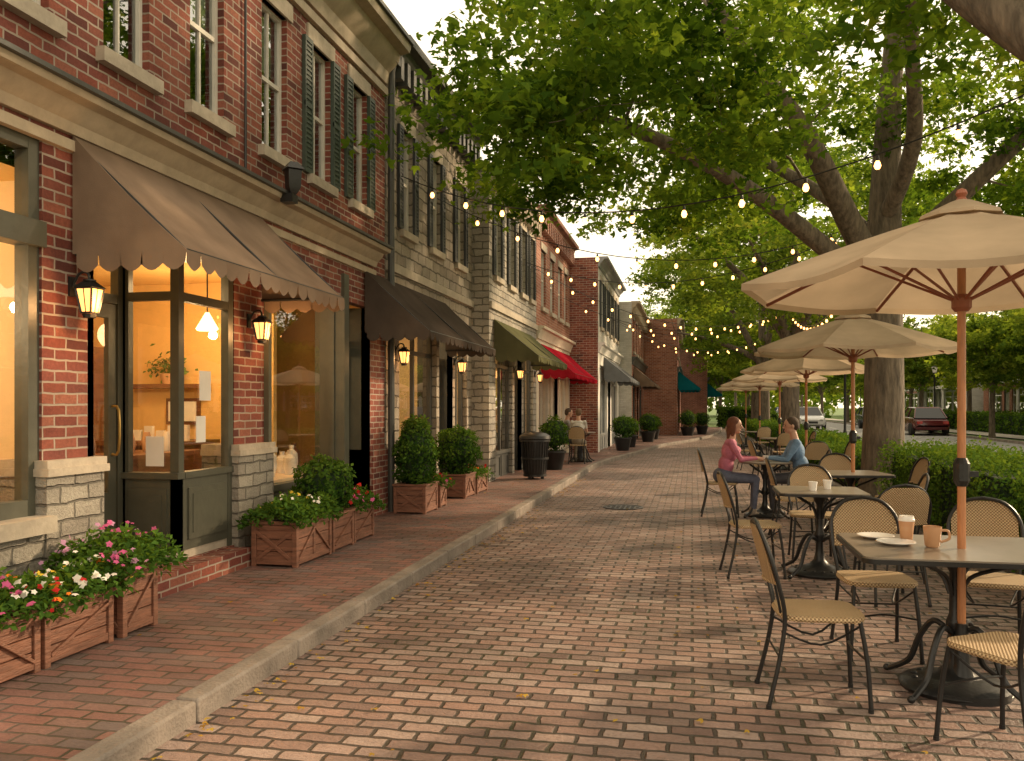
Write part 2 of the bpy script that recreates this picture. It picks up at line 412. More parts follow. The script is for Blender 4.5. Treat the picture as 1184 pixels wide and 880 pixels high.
for i in range(30): mb.quad((9.55,-4+i*6,-.004),(9.67,-4+i*6,-.004),(9.67,-1+i*6,-.004),(9.55,-1+i*6,-.004),'line')
mb.obj('road_marking')
kerb('road_kerb',[(6.36,-20),(6.36,120)],.15,.1,step=3)
kerb('road_kerb',[(13.05,-20),(13.05,150)],.15,.1,step=3)
mb=MB(); mb.quad((14.6,-20,.03),(16.4,-20,.03),(16.4,160,.03),(14.6,160,.03),'path'); mb.obj('footpath')
mb=MB(); mb.lathe([(.0,.004),(.30,.004),(.30,.012),(.27,.012),(.27,.008),(.0,.008)],(0,0,0),'black',28)
for i in range(-3,4):
    for j in range(-3,4):
        if i*i+j*j<10: mb.box(i*.07-.022,i*.07+.022,j*.07-.022,j*.07+.022,.008,.013,'black')
mb.obj('manhole_cover',loc=(-1.0,12.9,0))
rng=np.random.default_rng(4)
N=420; X=np.where(rng.random(N)<.6,-2.27+np.abs(rng.normal(0,.12,N)),rng.uniform(-3.3,2.4,N)); Y=rng.uniform(2.4,18,N)
C=np.stack([X,Y,np.where(X<-2.5,.115,.016)],1)
o=inst('fallen_leaves',leaf_mesh('fallen_leaves',C,.03,'leafY',rng.random(N),LOBE3,.12,rng=rng),(0,0,0))

# ------------------------------------------------------------------ buildings
def wall(mb,k,xf,ya,yb,za,zb,ops,rev=.13,rk=None):
    ys=sorted(set([ya,yb]+[a for o in ops for a in o[:2] if ya<a<yb])); zs=sorted(set([za,zb]+[a for o in ops for a in o[2:4] if za<a<zb]))
    for i in range(len(ys)-1):
        for j in range(len(zs)-1):
            cy=(ys[i]+ys[i+1])/2; cz=(zs[j]+zs[j+1])/2
            if any(o[0]<cy<o[1] and o[2]<cz<o[3] for o in ops): continue
            mb.quad((xf,ys[i],zs[j]),(xf,ys[i+1],zs[j]),(xf,ys[i+1],zs[j+1]),(xf,ys[i],zs[j+1]),k)
    rk=rk or k
    for o in ops:
        y0,y1,z0,z1=o[:4]; y0=max(y0,ya);y1=min(y1,yb);z0=max(z0,za);z1=min(z1,zb)
        if y0>=y1 or z0>=z1: continue
        a=xf;b=xf-rev
        mb.quad((a,y0,z0),(a,y0,z1),(b,y0,z1),(b,y0,z0),rk); mb.quad((a,y1,z0),(b,y1,z0),(b,y1,z1),(a,y1,z1),rk)
        mb.quad((a,y0,z1),(a,y1,z1),(b,y1,z1),(b,y0,z1),rk); mb.quad((a,y0,z0),(b,y0,z0),(b,y1,z0),(a,y1,z0),rk)
def sash(mb,xf,y0,y1,z0,z1,fk='frameW',mun=1,blind=.45,shut=0,sk='blackshut',sill='limestone',lint='limestone'):
    x=xf-.06; t=.04; zm=(z0+z1)/2
    mb.box(x-.05,x,y0,y0+t,z0,z1,fk); mb.box(x-.05,x,y1-t,y1,z0,z1,fk)
    mb.box(x-.05,x,y0+t,y1-t,z0,z0+t,fk); mb.box(x-.05,x,y0+t,y1-t,z1-t,z1,fk)
    mb.box(x-.045,x-.005,y0+t,y1-t,zm-.02,zm+.02,fk)
    for i in range(mun):
        yc=y0+(y1-y0)*(i+1)/(mun+1); mb.box(x-.04,x-.01,yc-.01,yc+.01,z0+t,z1-t,fk)
    mb.quad((x-.03,y0+t,z0+t),(x-.03,y1-t,z0+t),(x-.03,y1-t,z1-t),(x-.03,y0+t,z1-t),'glassup')
    mb.quad((x-.1,y0-.02,z1-(z1-z0)*blind),(x-.1,y1+.02,z1-(z1-z0)*blind),(x-.1,y1+.02,z1),(x-.1,y0-.02,z1),'curtain')
    if sill: mb.box(xf-.05,xf+.07,y0-.08,y1+.08,z0-.1,z0,sill)
    if lint: mb.box(xf-.05,xf+.025,y0-.09,y1+.09,z1,z1+.17,lint)
    if shut:
        for a,b in((y0-shut-.005,y0-.005),(y1+.005,y1+shut+.005)): shutter(mb,xf,a,b,z0,z1,sk)
def shutter(mb,xf,a,b,z0,z1,sk):
    zm=(z0+z1)/2
    mb.box(xf+.004,xf+.03,a,b,z0,z1,sk)
    for f in range(2):
        for q in range(12):
            zz=z0+.06+f*(z1-z0)/2+q*((z1-z0)/2-.1)/12
            mb.box(xf+.03,xf+.04,a+.03,b-.03,zz,zz+.025,sk)
    for zz in (z0,zm-.025,z1-.05): mb.box(xf+.03,xf+.044,a,b,zz,zz+.05,sk)
    mb.box(xf+.03,xf+.0437,a,a+.025,z0+.05,z1-.05,sk); mb.box(xf+.03,xf+.0437,b-.025,b,z0+.05,z1-.05,sk)
def bay(mb,xf,y0,y1,z0,z1,fk,n=1,sillz=.65,trans=0,rec=.08):
    x=xf-rec; t=.065
    mb.box(x-.07,x,y0,y0+t,z0,z1,fk); mb.box(x-.07,x,y1-t,y1,z0,z1,fk); mb.box(x-.07,x,y0+t,y1-t,z1-t,z1,fk)
    mb.box(x-.06,x-.01,y0+t,y1-t,z0,sillz-.06,fk)
    k=max(1,round((y1-y0)/.7))
    for i in range(k):
        a=y0+t+(y1-y0-2*t)*i/k+.06; b=y0+t+(y1-y0-2*t)*(i+1)/k-.06
        mb.box(x-.01,x+.008,a,b,z0+.1,z0+.13,fk);mb.box(x-.01,x+.008,a,b,sillz-.13,sillz-.1,fk);mb.box(x-.01,x+.0077,a,a+.03,z0+.13,sillz-.13,fk);mb.box(x-.01,x+.0077,b-.03,b,z0+.13,sillz-.13,fk)
    mb.box(x-.08,x+.04,y0+t,y1-t,sillz-.06,sillz,fk)
    for i in range(n-1):
        yc=y0+(y1-y0)*(i+1)/n; mb.box(x-.06,x-.003,yc-.025,yc+.025,sillz,z1-t,fk)
    if trans: mb.box(x-.055,x-.006,y0+t,y1-t,trans-.03,trans+.03,fk)
    mb.quad((x-.035,y0+t,sillz),(x-.035,y1-t,sillz),(x-.035,y1-t,z1-t),(x-.035,y0+t,z1-t),'glass')
def door(mb,xf,y0,y1,z0,z1,fk,rec=.3,hand=-1,top=2.25):
    x=xf-rec; t=.06
    mb.quad((xf,y0,z0),(xf,y0,z1),(x,y0,z1),(x,y0,z0),fk); mb.quad((xf,y1,z0),(x,y1,z0),(x,y1,z1),(xf,y1,z1),fk)
    mb.box(x-.07,x,y0,y0+t,z0,z1,fk); mb.box(x-.07,x,y1-t,y1,z0,z1,fk); mb.box(x-.07,x,y0+t,y1-t,z1-t,z1,fk)
    mb.box(x-.07,x-.002,y0+t,y1-t,top,top+.07,fk)
    a=y0+t+.01;b=y1-t-.01
    mb.box(x-.055,x-.012,a,a+.09,z0+.02,top-.01,fk); mb.box(x-.055,x-.012,b-.09,b,z0+.02,top-.01,fk)
    mb.box(x-.055,x-.012,a+.09,b-.09,top-.12,top-.01,fk); mb.box(x-.055,x-.012,a+.09,b-.09,z0+.02,z0+.55,fk)
    mb.box(x-.012,x-.004,a+.14,b-.14,z0+.12,z0+.45,fk)
    mb.quad((x-.03,a+.09,z0+.55),(x-.03,b-.09,z0+.55),(x-.03,b-.09,top-.12),(x-.03,a+.09,top-.12),'glass')
    mb.quad((x-.03,y0+t,top+.07),(x-.03,y1-t,top+.07),(x-.03,y1-t,z1-t),(x-.03,y0+t,z1-t),'glass')
    yh=a+.05 if hand<0 else b-.05
    mb.tube([(x-.01,yh,z0+.85),(x+.05,yh,z0+.88),(x+.05,yh,z0+1.2),(x-.01,yh,z0+1.23)],.011,'brass',8,sm=3)
def room(mb,xf,y0,y1,wk='creamwall',dep=3.2,zc=3.0,z0=.12):
    xb=xf-dep; x1=xf-.16
    mb.quad((xb,y0,z0),(xb,y1,z0),(xb,y1,zc),(xb,y0,zc),wk); mb.quad((xb,y0,z0),(x1,y0,z0),(x1,y0,zc),(xb,y0,zc),wk)
    mb.quad((xb,y1,z0),(xb,y1,zc),(x1,y1,zc),(x1,y1,z0),wk)
    mb.quad((xb,y0,zc),(x1,y0,zc),(x1,y1,zc),(xb,y1,zc),wk); mb.quad((xb,y0,z0),(xb,y1,z0),(x1,y1,z0),(x1,y0,z0),'floorwood')
def shell(mb,k,xf,y0,y1,H,dep=9,side=None):
    side=side or k; xb=xf-dep
    mb.quad((xb,y0,0),(xf,y0,0),(xf,y0,H),(xb,y0,H),side); mb.quad((xb,y1,0),(xb,y1,H),(xf,y1,H),(xf,y1,0),side)
    mb.quad((xb,y0,0),(xb,y0,H),(xb,y1,H),(xb,y1,0),side); mb.quad((xb,y0,H-.3),(xf-.02,y0,H-.3),(xf-.02,y1,H-.3),(xb,y1,H-.3),'roof')
def corn(mb,xf,y0,y1,z,k,h=.35,p=.3,dent=0,dk=None):
    pr=[(xf-.02,z-h),(xf+.04,z-h),(xf+.06,z-h*.7),(xf+p*.5,z-h*.45),(xf+p*.6,z-h*.25),(xf+p*.95,z-h*.2),(xf+p,z-h*.05),(xf+p,z),(xf-.02,z)]
    mb.exy(pr,y0,y1,k)
    if dent:
        n=int((y1-y0)/dent)
        for i in range(n):
            y=y0+(i+.3)*(y1-y0)/n; mb.box(xf+.0,xf+p*.55,y,y+dent*.45,z-h-.12,z-h*.55,dk or k)
def shopstuff(mb,xf,y0,y1,rr):
    for i in range(int((y1-y0)/.5)):
        y=y0+.2+i*.5; x=xf-.5-rr.random()*.4; h=rr.uniform(.15,.5)
        mb.box(x-.15,x+.15,y,y+.35,.12,.6,'furn')
        c=rr.choice(['ceramic','mug','furn','leafcore','paper'])
        mb.lathe([(.05,0),(.09,h*.3),(.06,h*.8),(.04,h)],(x,y+.17,.6),c,10)
    for s_ in range(3): 
        mb.box(xf-3.15,xf-2.85,y0+.3,y1-.3,.9+s_*.5,.94+s_*.5,'furn')
        for i in range(int((y1-y0)/.35)): mb.box(xf-3.1,xf-2.9,y0+.4+i*.33,y0+.55+i*.33,.94+s_*.5,1.1+s_*.5+.15*rr.random(),rr.choice(['paper','mug','ceramic','green','lid']))

# --- building 1 : corner red brick shop
B1=empty('brick_shop_building')
mb=MB(); xf=-4.0
W1=[(1.0,1.6),(2.1,2.7),(3.15,3.7),(4.15,4.78),(5.3,5.82),(6.36,6.88),(7.56,8.08),(8.62,9.14),(9.74,10.26)]
ups=[(a,b,3.97,5.4) for a,b in W1]
wall(mb,'brickred',xf,.3,10.92,3.3,6.2,ups)
gr=[(.6,2.6,.8,3.2),(2.75,4.72,.8,3.2),(5.2,7.05,0,2.8),(7.65,9.5,0,2.75),(9.55,10.38,0,2.75)]
wall(mb,'brickred',xf,.3,10.92,0,3.3,gr,rev=.12)
shell(mb,'brickred',xf,.3,10.92,6.3)
for a,b in W1: sash(mb,xf,a,b,3.97,5.4,'frameW',1,random.uniform(.2,.6))
for a,b in W1[7:]:
    for p,q in((a-.2,a-.01),(b+.01,b+.2)): shutter(mb,xf,p,q,3.97,5.4,'shutgreen')
corn(mb,xf,.3,10.94,6.28,'cornice',.5,.36,.0)
mb.box(xf-.01,xf+.05,.3,10.92,5.62,5.72,'cornice')
mb.box(xf-.2,xf+.40,.3,10.95,6.28,6.33,'darktrim')
corn(mb,xf,.3,10.5,3.5,'cornice',.22,.24)
mb.box(xf-.01,xf+.04,.3,10.5,3.17,3.24,'cornice')
mb.box(xf-.01,xf+.28,.3,10.5,3.50,3.53,'darktrim')
def pierbase(y0,y1,zt=1.16):
    mb.box(xf-.3,xf+.06,y0-.03,y1+.03,0,zt-.1,'stonebase'); mb.box(xf-.3,xf+.09,y0-.05,y1+.05,zt-.1,zt-.05,'limestone'); mb.box(xf-.3,xf+.075,y0-.04,y1+.04,zt-.05,zt,'limestone')
pierbase(4.72,5.2); pierbase(7.05,7.65)
mb.box(xf-.12,xf+.0,5.14,5.2,1.16,2.8,'brickred')
mb.box(xf-.05,xf+.05,.3,4.69,0,.72,'stonebase'); mb.box(xf-.1,xf+.13,.3,4.70,.72,.82,'limestone')
def leftwin(y0,y1):
    x=xf-.02
    for a,b,c,d in((y0,y0+.09,.82,3.2),(y1-.09,y1,.82,3.2)): mb.box(x-.1,x,a,b,c,d,'green')
    mb.box(x-.1,x+.04,y0-.02,y1+.02,2.5,2.66,'green'); mb.box(x-.1,x-.002,y0+.09,y1-.09,.82,.92,'green'); mb.box(x-.1,x-.002,y0+.09,y1-.09,3.1,3.2,'green')
    for i in range(1,5): 
        yc=y0+(y1-y0)*i/5; mb.box(x-.08,x-.01,yc-.02,yc+.02,2.66,3.1,'green')
    mb.quad((x-.05,y0+.09,.92),(x-.05,y1-.09,.92),(x-.05,y1-.09,3.1),(x-.05,y0+.09,3.1),'glass')
leftwin(.6,2.6); leftwin(2.75,4.72)
rx=xf-.5; G='green'
mb.box(xf-1.2,xf+.02,5.2,7.03,0,.27,'brickred'); mb.box(xf+.02,xf+.2,5.22,6.98,0,.262,'brickred'); mb.box(xf-.6,xf+.0,5.2,7.05,2.8,2.9,G)
mb.box(xf-.5,xf-.02,6.2,7.0,.27,.34,'limestone')
mb.box(rx,xf-.12,5.2,5.23,.27,2.8,G)
mb.M=Matrix.Translation((0,0,.17)); door(mb,rx+.02,5.25,6.2,.1,2.6,G,rec=.02,hand=1,top=2.15); mb.M=None
mb.box(rx-.02,xf-.0,6.2,6.26,.34,.92,G); mb.box(rx+.06,xf-.1,6.185,6.2,.42,.84,G); mb.box(rx+.1,xf-.14,6.18,6.19,.47,.79,G)
mb.box(rx-.03,xf+.012,6.17,6.27,.92,.97,G)
mb.box(rx-.02,rx+.05,6.2,6.26,.97,2.8,G); mb.box(xf-.075,xf+.0,6.2,6.275,.34,2.8,G)
mb.box(rx+.05,xf-.075,6.2,6.255,2.35,2.42,G)
mb.quad((rx+.05,6.225,.97),(xf-.075,6.225,.97),(xf-.075,6.225,2.8),(rx+.05,6.225,2.8),'glass')
mb.box(xf-.065,xf-.01,6.275,7.0,.34,.92,G); mb.box(xf-.01,xf+.006,6.34,6.92,.42,.84,G);mb.box(xf+.0,xf+.012,6.39,6.87,.47,.79,G)
mb.box(xf-.075,xf+.014,6.275,7.02,.92,.972,G); mb.box(xf-.075,xf-.003,6.96,7.04,.27,2.8,G); mb.box(xf-.07,xf-.005,6.275,6.96,2.35,2.42,G)
mb.quad((xf-.04,6.275,.97),(xf-.04,6.96,.97),(xf-.04,6.96,2.8),(xf-.04,6.275,2.8),'glass')
mb.box(xf-.035,xf-.03,6.55,6.72,1.55,1.8,'paper'); mb.box(xf-.035,xf-.03,6.5,6.64,1.2,1.42,'paper'); mb.box(rx+.2,rx+.36,6.21,6.215,1.02,1.26,'paper')
bay(mb,xf,7.65,9.5,0,2.75,G,1,.72)
door(mb,xf,9.55,10.38,.0,2.75,G,rec=.3)
mb.box(xf-.1,xf+.04,9.46,9.6,0,3.05,G)
mb.box(xf-.1,xf+.05,7.6,7.66,.0,2.78,G)
mb.box(xf-.4,xf+.045,10.38,10.92,0,.95,'brickred')
room(mb,xf-.0,2.2,10.8,'warmwall',4.2)
mb.box(xf-4.2,xf-.16,4.95,5.03,.12,3.0,'creamwall'); mb.box(xf-4.2,xf-.9,9.55,9.63,.12,3.0,'warmwall')
# furniture
mb.box(-6.7,-5.55,8.7,9.3,.12,1.06,'furn'); mb.box(-6.8,-5.5,8.62,9.38,1.06,1.11,'furn')
for i in range(3): mb.box(-6.6+i*.36,-6.3+i*.36,8.68,8.7,.5,.98,'furn')
for i in range(7): mb.box(-6.6+i*.15,-6.5+i*.15,8.85,8.9,1.11,1.2+.1*random.random(),random.choice(['paper','ceramic','furn']))
mb.box(-6.75,-5.7,9.3,9.5,1.72,1.77,'furn'); mb.box(-6.3,-5.85,9.5,9.53,1.28,1.6,'furn'); mb.box(-6.26,-5.89,9.485,9.5,1.32,1.56,'paper')
mb.box(-7.4,-6.85,8.9,9.5,.12,2.2,'furn')
for i in range(5): mb.box(-7.36+i*.09,-7.3+i*.09,8.85,8.9,1.3,1.5,random.choice(['paper','mug','ceramic']))
mb.lathe([(.06,0),(.09,.12),(.07,.13)],(-6.2,9.38,1.77),'mug',12)
mb.box(-5.4,-5.36,7.0,8.3,.12,1.0,'furn'); mb.box(-5.7,-5.1,6.9,8.4,1.0,1.04,'furn')
for i in range(6): mb.lathe([(.04,0),(.06,.08),(.03,.2)],(-5.3-.2*random.random(),7.05+i*.2,1.04),random.choice(['mug','ceramic','lid']),10)
for s_ in range(4):
    mb.box(-8.15,-7.85,5.3,8.7,.7+s_*.5,.74+s_*.5,'furn')
    for i in range(15): mb.box(-8.1,-7.92,5.4+i*.21,5.5+i*.21+.05*random.random(),.74+s_*.5,.9+s_*.5+.18*random.random(),random.choice(['paper','mug','furn','ceramic','green','lid']))
for i in range(10):
    y=7.8+i*.17; h=random.uniform(.18,.4); mb.lathe([(.05,0),(.075,h*.35),(.07,h*.7),(.025,h*.85),(.03,h)],(-4.32-.3*random.random(),y,.75),random.choice(['ceramic','ceramic','paper','mug','furn']),12)
mb.box(-4.9,-4.15,7.75,9.45,.12,.75,'creamwall')
mb.box(-4.95,-4.9,8.75,9.4,.75,2.6,'furn'); mb.box(-4.9,-4.89,8.8,9.35,.85,2.5,'creamwall')
mb.box(-4.6,-4.5,3.2,4.4,.12,.95,'furn')
for s_ in range(3):
    mb.box(-8.15,-7.85,2.6,4.8,.9+s_*.5,.94+s_*.5,'furn')
    for i in range(9): mb.box(-8.1,-7.92,2.7+i*.22,2.8+i*.22,.94+s_*.5,1.1+s_*.5+.2*random.random(),random.choice(['paper','mug','furn','ceramic','lid']))
for i in range(3):
    yy=3.4+i*2.6; xx=-5.2
    mb.tube([(xx,yy,3.0),(xx,yy,2.5)],.008,'black',6); mb.lathe([(.02,.18),(.12,0),(.1,-.02),(.0,-.02)],(xx,yy,2.35),'pend',14)
mb.tube([(xf+.12,10.98,6.2),(xf+.09,10.98,5.9),(xf+.07,10.98,5.6),(xf+.07,10.98,0.1)],.045,'darktrim',10,sm=2); mb.box(xf+.02,xf+.18,10.86,11.1,6.05,6.3,'darktrim')
mb.tube([(xf+.03,7.2,6.0),(xf+.03,7.2,3.6)],.012,'black',6)
mb.box(xf+.22,xf+.34,7.5,7.62,3.42,3.5,'black'); mb.lathe([(.04,0),(.08,.06),(.09,.22),(.12,.23),(.05,.30),(.0,.30)],(xf+.32,7.56,3.50),'black',4)
mb.obj('shop_walls_and_windows',B1,smooth=30,bevel=0)
rg=np.random.default_rng(77); Cs=[]
mb=MB()
for i in range(16):
    a=rg.uniform(-.25,.25);b=rg.uniform(-.35,.35); p0=Vector((-4.55,8.3,.95)); p1=p0+Vector((a,b,rg.uniform(.7,1.15))); mb.tube([p0,(p0+p1)/2+Vector((a*.1,b*-.1,.1)),p1],.005,'furn',4,sm=3)
    for t in np.linspace(.35,1,14): Cs.append(np.array(p0.lerp(p1,t))+rg.normal(0,.035,3))
mb.lathe([(.06,0),(.1,.1),(.09,.25),(.05,.3),(.06,.32)],(-4.55,8.3,.75),'mug',14)
mb.obj('vase_with_stems',B1)
inst('dried_leaves',leaf_mesh('dried_leaves',Cs,.05,'dried',rg.random(len(Cs)),LOBE1,1.,rng=rg),(0,0,0),parent=B1)
Cs=np.array([-6.2,9.38,1.98])+rg.normal(0,1,(160,3))*np.array([.13,.05,.07])
inst('shelf_plant_leaves',leaf_mesh('shelf_plant_leaves',Cs,.07,'leafD',rg.random(160),LOBE1,1.,rng=rg),(0,0,0),parent=B1)
plight('interior_lamp',(-5.6,6.6,2.2),70,(1,.64,.29),.15,B1); plight('interior_lamp',(-5.4,8.6,2.3),48,(1,.64,.29),.15,B1); plight('interior_lamp',(-5.3,3.7,2.2),90,(1,.70,.38),.15,B1)
plight('display_fill_light',(-4.45,8.0,2.6),14,(1,.68,.36),.08,B1)  # added fill light with no fixture, brightens the second display window
plight('entry_lamp',(-4.3,6.55,2.5),6,(1,.65,.32),.08,B1)

# --- generic two storey shops
def shopbuilding(name,xf,y0,y1,H,wk,wins,bays,zs=3.45,fk='darktrim',ck='darktrim',sidek=None,shut=0,shopk=None,fr='frameW',cor=(.4,.32,.28),loc=None,rot=0,lit=25,mull=2,sill='limestone',zw=(3.98,5.42),ck2=None):
    e=empty(name)
    if loc: e.location=loc; e.rotation_euler[2]=rot
    mb=MB(); rr=random.Random(name+str(y0))
    ups=[(a,b,zw[0],zw[1]) for a,b in wins]
    wall(mb,wk,xf,y0,y1,zs-.3,H,ups); shell(mb,wk,xf,y0,y1,H,side=sidek)
    ops=[(a,b,0,2.8) for t,a,b in bays]
    wall(mb,shopk or wk,xf,y0,y1,0,zs-.3,ops,rev=.1)
    for a,b in wins: sash(mb,xf,a,b,zw[0],zw[1],fr,1,rr.uniform(.1,.6),shut=shut,sill=sill,lint=sill)
    for t,a,b in bays:
        if t=='g': bay(mb,xf,a,b,0,2.8,fk,mull,.62,2.3)
        else: door(mb,xf,a,b,0,2.8,fk)
    corn(mb,xf,y0+.01,y1-.01,H+.02,ck,cor[0],cor[1],cor[2])
    if ck2: mb.box(xf-.02,xf+.05,y0+.01,y1-.01,zs-.12,zs,ck2)
    else: corn(mb,xf,y0+.01,y1-.01,zs,fk if shopk is None else shopk,.3,.2)
    room(mb,xf,y0+.1,y1-.1,'creamwall'); shopstuff(mb,xf,y0+.4,y1-.5,rr)
    mb.obj('facade_and_roof',e,smooth=30)
    if lit: plight('interior_lamp',(xf-1.2,(y0+y1)/2,2.4),lit,(1,.68,.36),.15,e)
    return e
shopbuilding('stone_shop_building',-4.0,10.96,15.55,6.42,'stone',[(11.58,12.08),(12.98,13.5),(14.45,14.97)],[('g',11.5,13.3),('d',13.45,14.25),('g',14.4,15.2)],shut=.17,cor=(.42,.34,.26),lit=70,ck2='limestone')
shopbuilding('grey_stone_shop_building',-3.67,15.56,20.5,5.95,'stone2',[(16.0,16.55),(17.3,17.85),(18.55,19.1),(19.6,20.1)],[('g',16.1,17.7),('d',17.9,18.7),('g',18.9,20.1)],shut=.17,ck='limestone',cor=(.3,.25,.22),lit=65,ck2='limestone')
shopbuilding('orange_brick_shop_building',-3.67,20.52,26.3,6.35,'brickorange',[(21.2,21.9),(22.6,23.3),(24.0,24.7),(25.2,25.8)],[('g',20.9,22.8),('d',23.0,23.9),('g',24.1,25.9)],ck='brickdark',shopk='cream',cor=(.45,.3,.3),lit=40,fk='frameW')
shopbuilding('white_brick_shop_building',-2.8,26.32,34.0,6.05,'brickwhite',[(27.0,27.7),(28.5,29.2),(30.0,30.7),(31.5,32.2),(32.8,33.5)],[('g',26.9,29.2),('d',29.5,30.4),('g',30.8,33.4)],ck='grey',shopk='white',sidek='brickred',shut=.25,cor=(.3,.3,0),lit=20,fk='grey')
shopbuilding('brown_brick_shop_building',-2.3,34.02,43.0,5.6,'brickorange',[(34.8,35.6),(36.6,37.4),(38.4,39.2),(40.2,41)],[('g',34.6,37),('d',37.3,38.2),('g',38.6,42)],ck='cornice',sidek='brickwhite',lit=0,zw=(3.7,5.0))
shopbuilding('plain_brick_shop_building',-.7,43.02,56,5.8,'brickred',[(44,45),(46.5,47.5),(49,50),(51.5,52.5)],[('g',43.8,46.5),('d',47,48),('g',48.5,52)],ck='cornice',sidek='brickorange',lit=0)
shopbuilding('far_brick_shop_building',1.0,59,76,5.4,'brickdark',[(60,61.2),(63,64.2),(66,67.2),(69,70.2)],[('g',60,63),('d',64,65),('g',66,72)],ck='cream',sidek='brickdark',lit=0)
for i,(yy,L,H,wk) in enumerate([(52,13,6.8,'brickdark'),(66,12,6.0,'brickorange'),(80,14,6.6,'brickwhite'),(96,16,6.4,'brickdark'),(38,12,6.2,'brickred')]):
    wins=[(1+j*2.4,2.0+j*2.4) for j in range(int(L/2.4))]
    e=shopbuilding('distant_brick_building',0,0,L,H,wk,wins,[('g',1,4),('d',4.5,5.5),('g',6,L-1)],ck='white',fk='white',lit=0,loc=(21+(i%2)*.8,yy+L/2,0),rot=math.pi,sill='white')
    if i in(0,2):
        mb=MB(); mb.box(.1,1.8,.5,L-.5,2.9,3.15,'white')
        for j in range(6):
            y=.8+j*(L-1.6)/5; mb.lathe([(.15,0),(.15,.1),(.11,.15),(.09,2.7),(.14,2.8),(.14,2.9)],(1.6,y,.0),'white',12)
        mb.obj('porch_columns',e)

# ------------------------------------------------------------------ awnings
def awning(xf,y0,y1,zt,zb,proj,k,val=.15,scal=.2):
    mb=MB(); ns=max(6,int((y1-y0)/.25)); nr=6
    vs=[];fs=[]
    for i in range(nr+1):
        t=i/nr
        for j in range(ns+1):
            y=y0+(y1-y0)*j/ns; sag=-.035*math.sin(math.pi*t)*(1-.25*abs(math.cos(math.pi*j/2.0)))
            vs.append((xf+.02+proj*t,y,zt+(zb-zt)*t+sag))
    for i in range(nr):
        for j in range(ns):
            a=i*(ns+1)+j; fs.append((a,a+ns+1,a+ns+2,a+1))
    mb.add(vs,fs,k)
    for y in(y0,y1): 
        pts=[(xf+.02+proj*i/nr,y,zt+(zb-zt)*i/nr-.035*math.sin(math.pi*i/nr)*.75) for i in range(nr+1)]
        mb.add(pts+[(xf+.02,y,zb)],[tuple(range(nr+2))],k)
    def scallop(p,q):
        p=Vector(p);q=Vector(q);L=(q-p).length;n=max(2,round(L/scal))
        for i in range(n):
            a=p+(q-p)*i/n;b=p+(q-p)*(i+1)/n; top=[];bot=[]
            for s in range(7):
                u=s/6;c=a+(b-a)*u;top.append(c);bot.append(c+Vector((.012*math.sin(i*1.3),0,-val+.045*(1-math.sin(math.pi*u)))))
            mb.add(top+bot,[(s,s+1,7+s+1,7+s) for s in range(6)],k)
    X=xf+.02+proj
    scallop((X,y0,zb),(X,y1,zb)); scallop((xf+.05,y0,zb),(X,y0,zb)); scallop((xf+.05,y1,zb),(X,y1,zb))
    mb.tube([(xf+.03,y0+.02,zb),(X-.015,y0+.02,zb),(X-.015,y1-.02,zb),(xf+.03,y1-.02,zb)],.014,'black',8)
    for y in(y0+.02,(y0+y1)/2,y1-.02): mb.tube([(xf+.03,y,zt-.04),(X-.015,y,zb)],.01,'black',6)
    return mb.obj('shop_awning',smooth=30)
awning(-4.0,4.97,7.52,3.28,2.50,.83,'aw_brown',.125,.16)
awning(-4.0,10.15,13.75,3.2,2.42,.85,'aw_dark',.11,.18)
awning(-3.67,15.9,19.7,3.15,2.45,.85,'aw_green',.12)
awning(-3.67,21.1,26.1,3.05,2.3,.85,'aw_red',.12)
awning(-2.8,28,33,3.1,2.4,.85,'aw_grey',.12)
awning(-2.3,35,41,3.1,2.4,.85,'aw_brown',.12)
awning(-.7,43.6,50,3.3,2.4,1.1,'aw_teal',.12)
awning(1.0,60,66,3.1,2.3,1.0,'aw_teal',.12)

# ------------------------------------------------------------------ wall lanterns
def lantern_mesh():
    mb=MB()
    mb.lathe([(.05,0),(.05,.012),(.0,.012)],(0,0,0),'black',12)
    mb.tube([(-.16,0,-.05),(-.1,0,.06),(-.02,0,.07),(.0,0,.0)],.011,'black',8,sm=4); mb.box(-.175,-.155,-.035,.035,-.12,.04,'black')
    def fr(z,r): return [(r*c,r*s,z) for c,s in((1,1),(-1,1),(-1,-1),(1,-1))]
    a=fr(-.26,.045);b=fr(-.06,.075)
    mb.add(a+b,[(0,1,5,4),(1,2,6,5),(2,3,7,6),(3,0,4,7)],'lampglow')
    for i in range(4):
        mb.bar(a[i],b[i],.016,.016,'black'); mb.bar(a[i],a[(i+1)%4],.014,.014,'black'); mb.bar(b[i],b[(i+1)%4],.018,.018,'black')
        m0=(Vector(a[i])+Vector(a[(i+1)%4]))/2; m1=(Vector(b[i])+Vector(b[(i+1)%4]))/2; mb.bar(m0,m1,.007,.007,'black')
    mb.add(fr(-.055,.09)+[(0,0,.03)],[(0,1,4),(1,2,4),(2,3,4),(3,0,4),(3,2,1,0)],'black'); mb.lathe([(.05,-.30),(.055,-.27),(.0,-.262)],(0,0,0),'black',8)
    return mb.mesh('wall_lantern')
LM=lantern_mesh()
for x,y,z,en in((-3.86,4.98,2.32,11),(-3.86,7.3,2.32,11),(-3.86,11.3,2.3,7),(-3.86,14.33,2.3,7),(-3.53,17.8,2.3,6),(-3.53,20.25,2.3,0)):
    o=inst('wall_lantern',LM,(x,y,z),sc=.8)
    if en: plight('lantern_bulb',(.17,0,-.2),en,(1,.5,.18),.04,o)

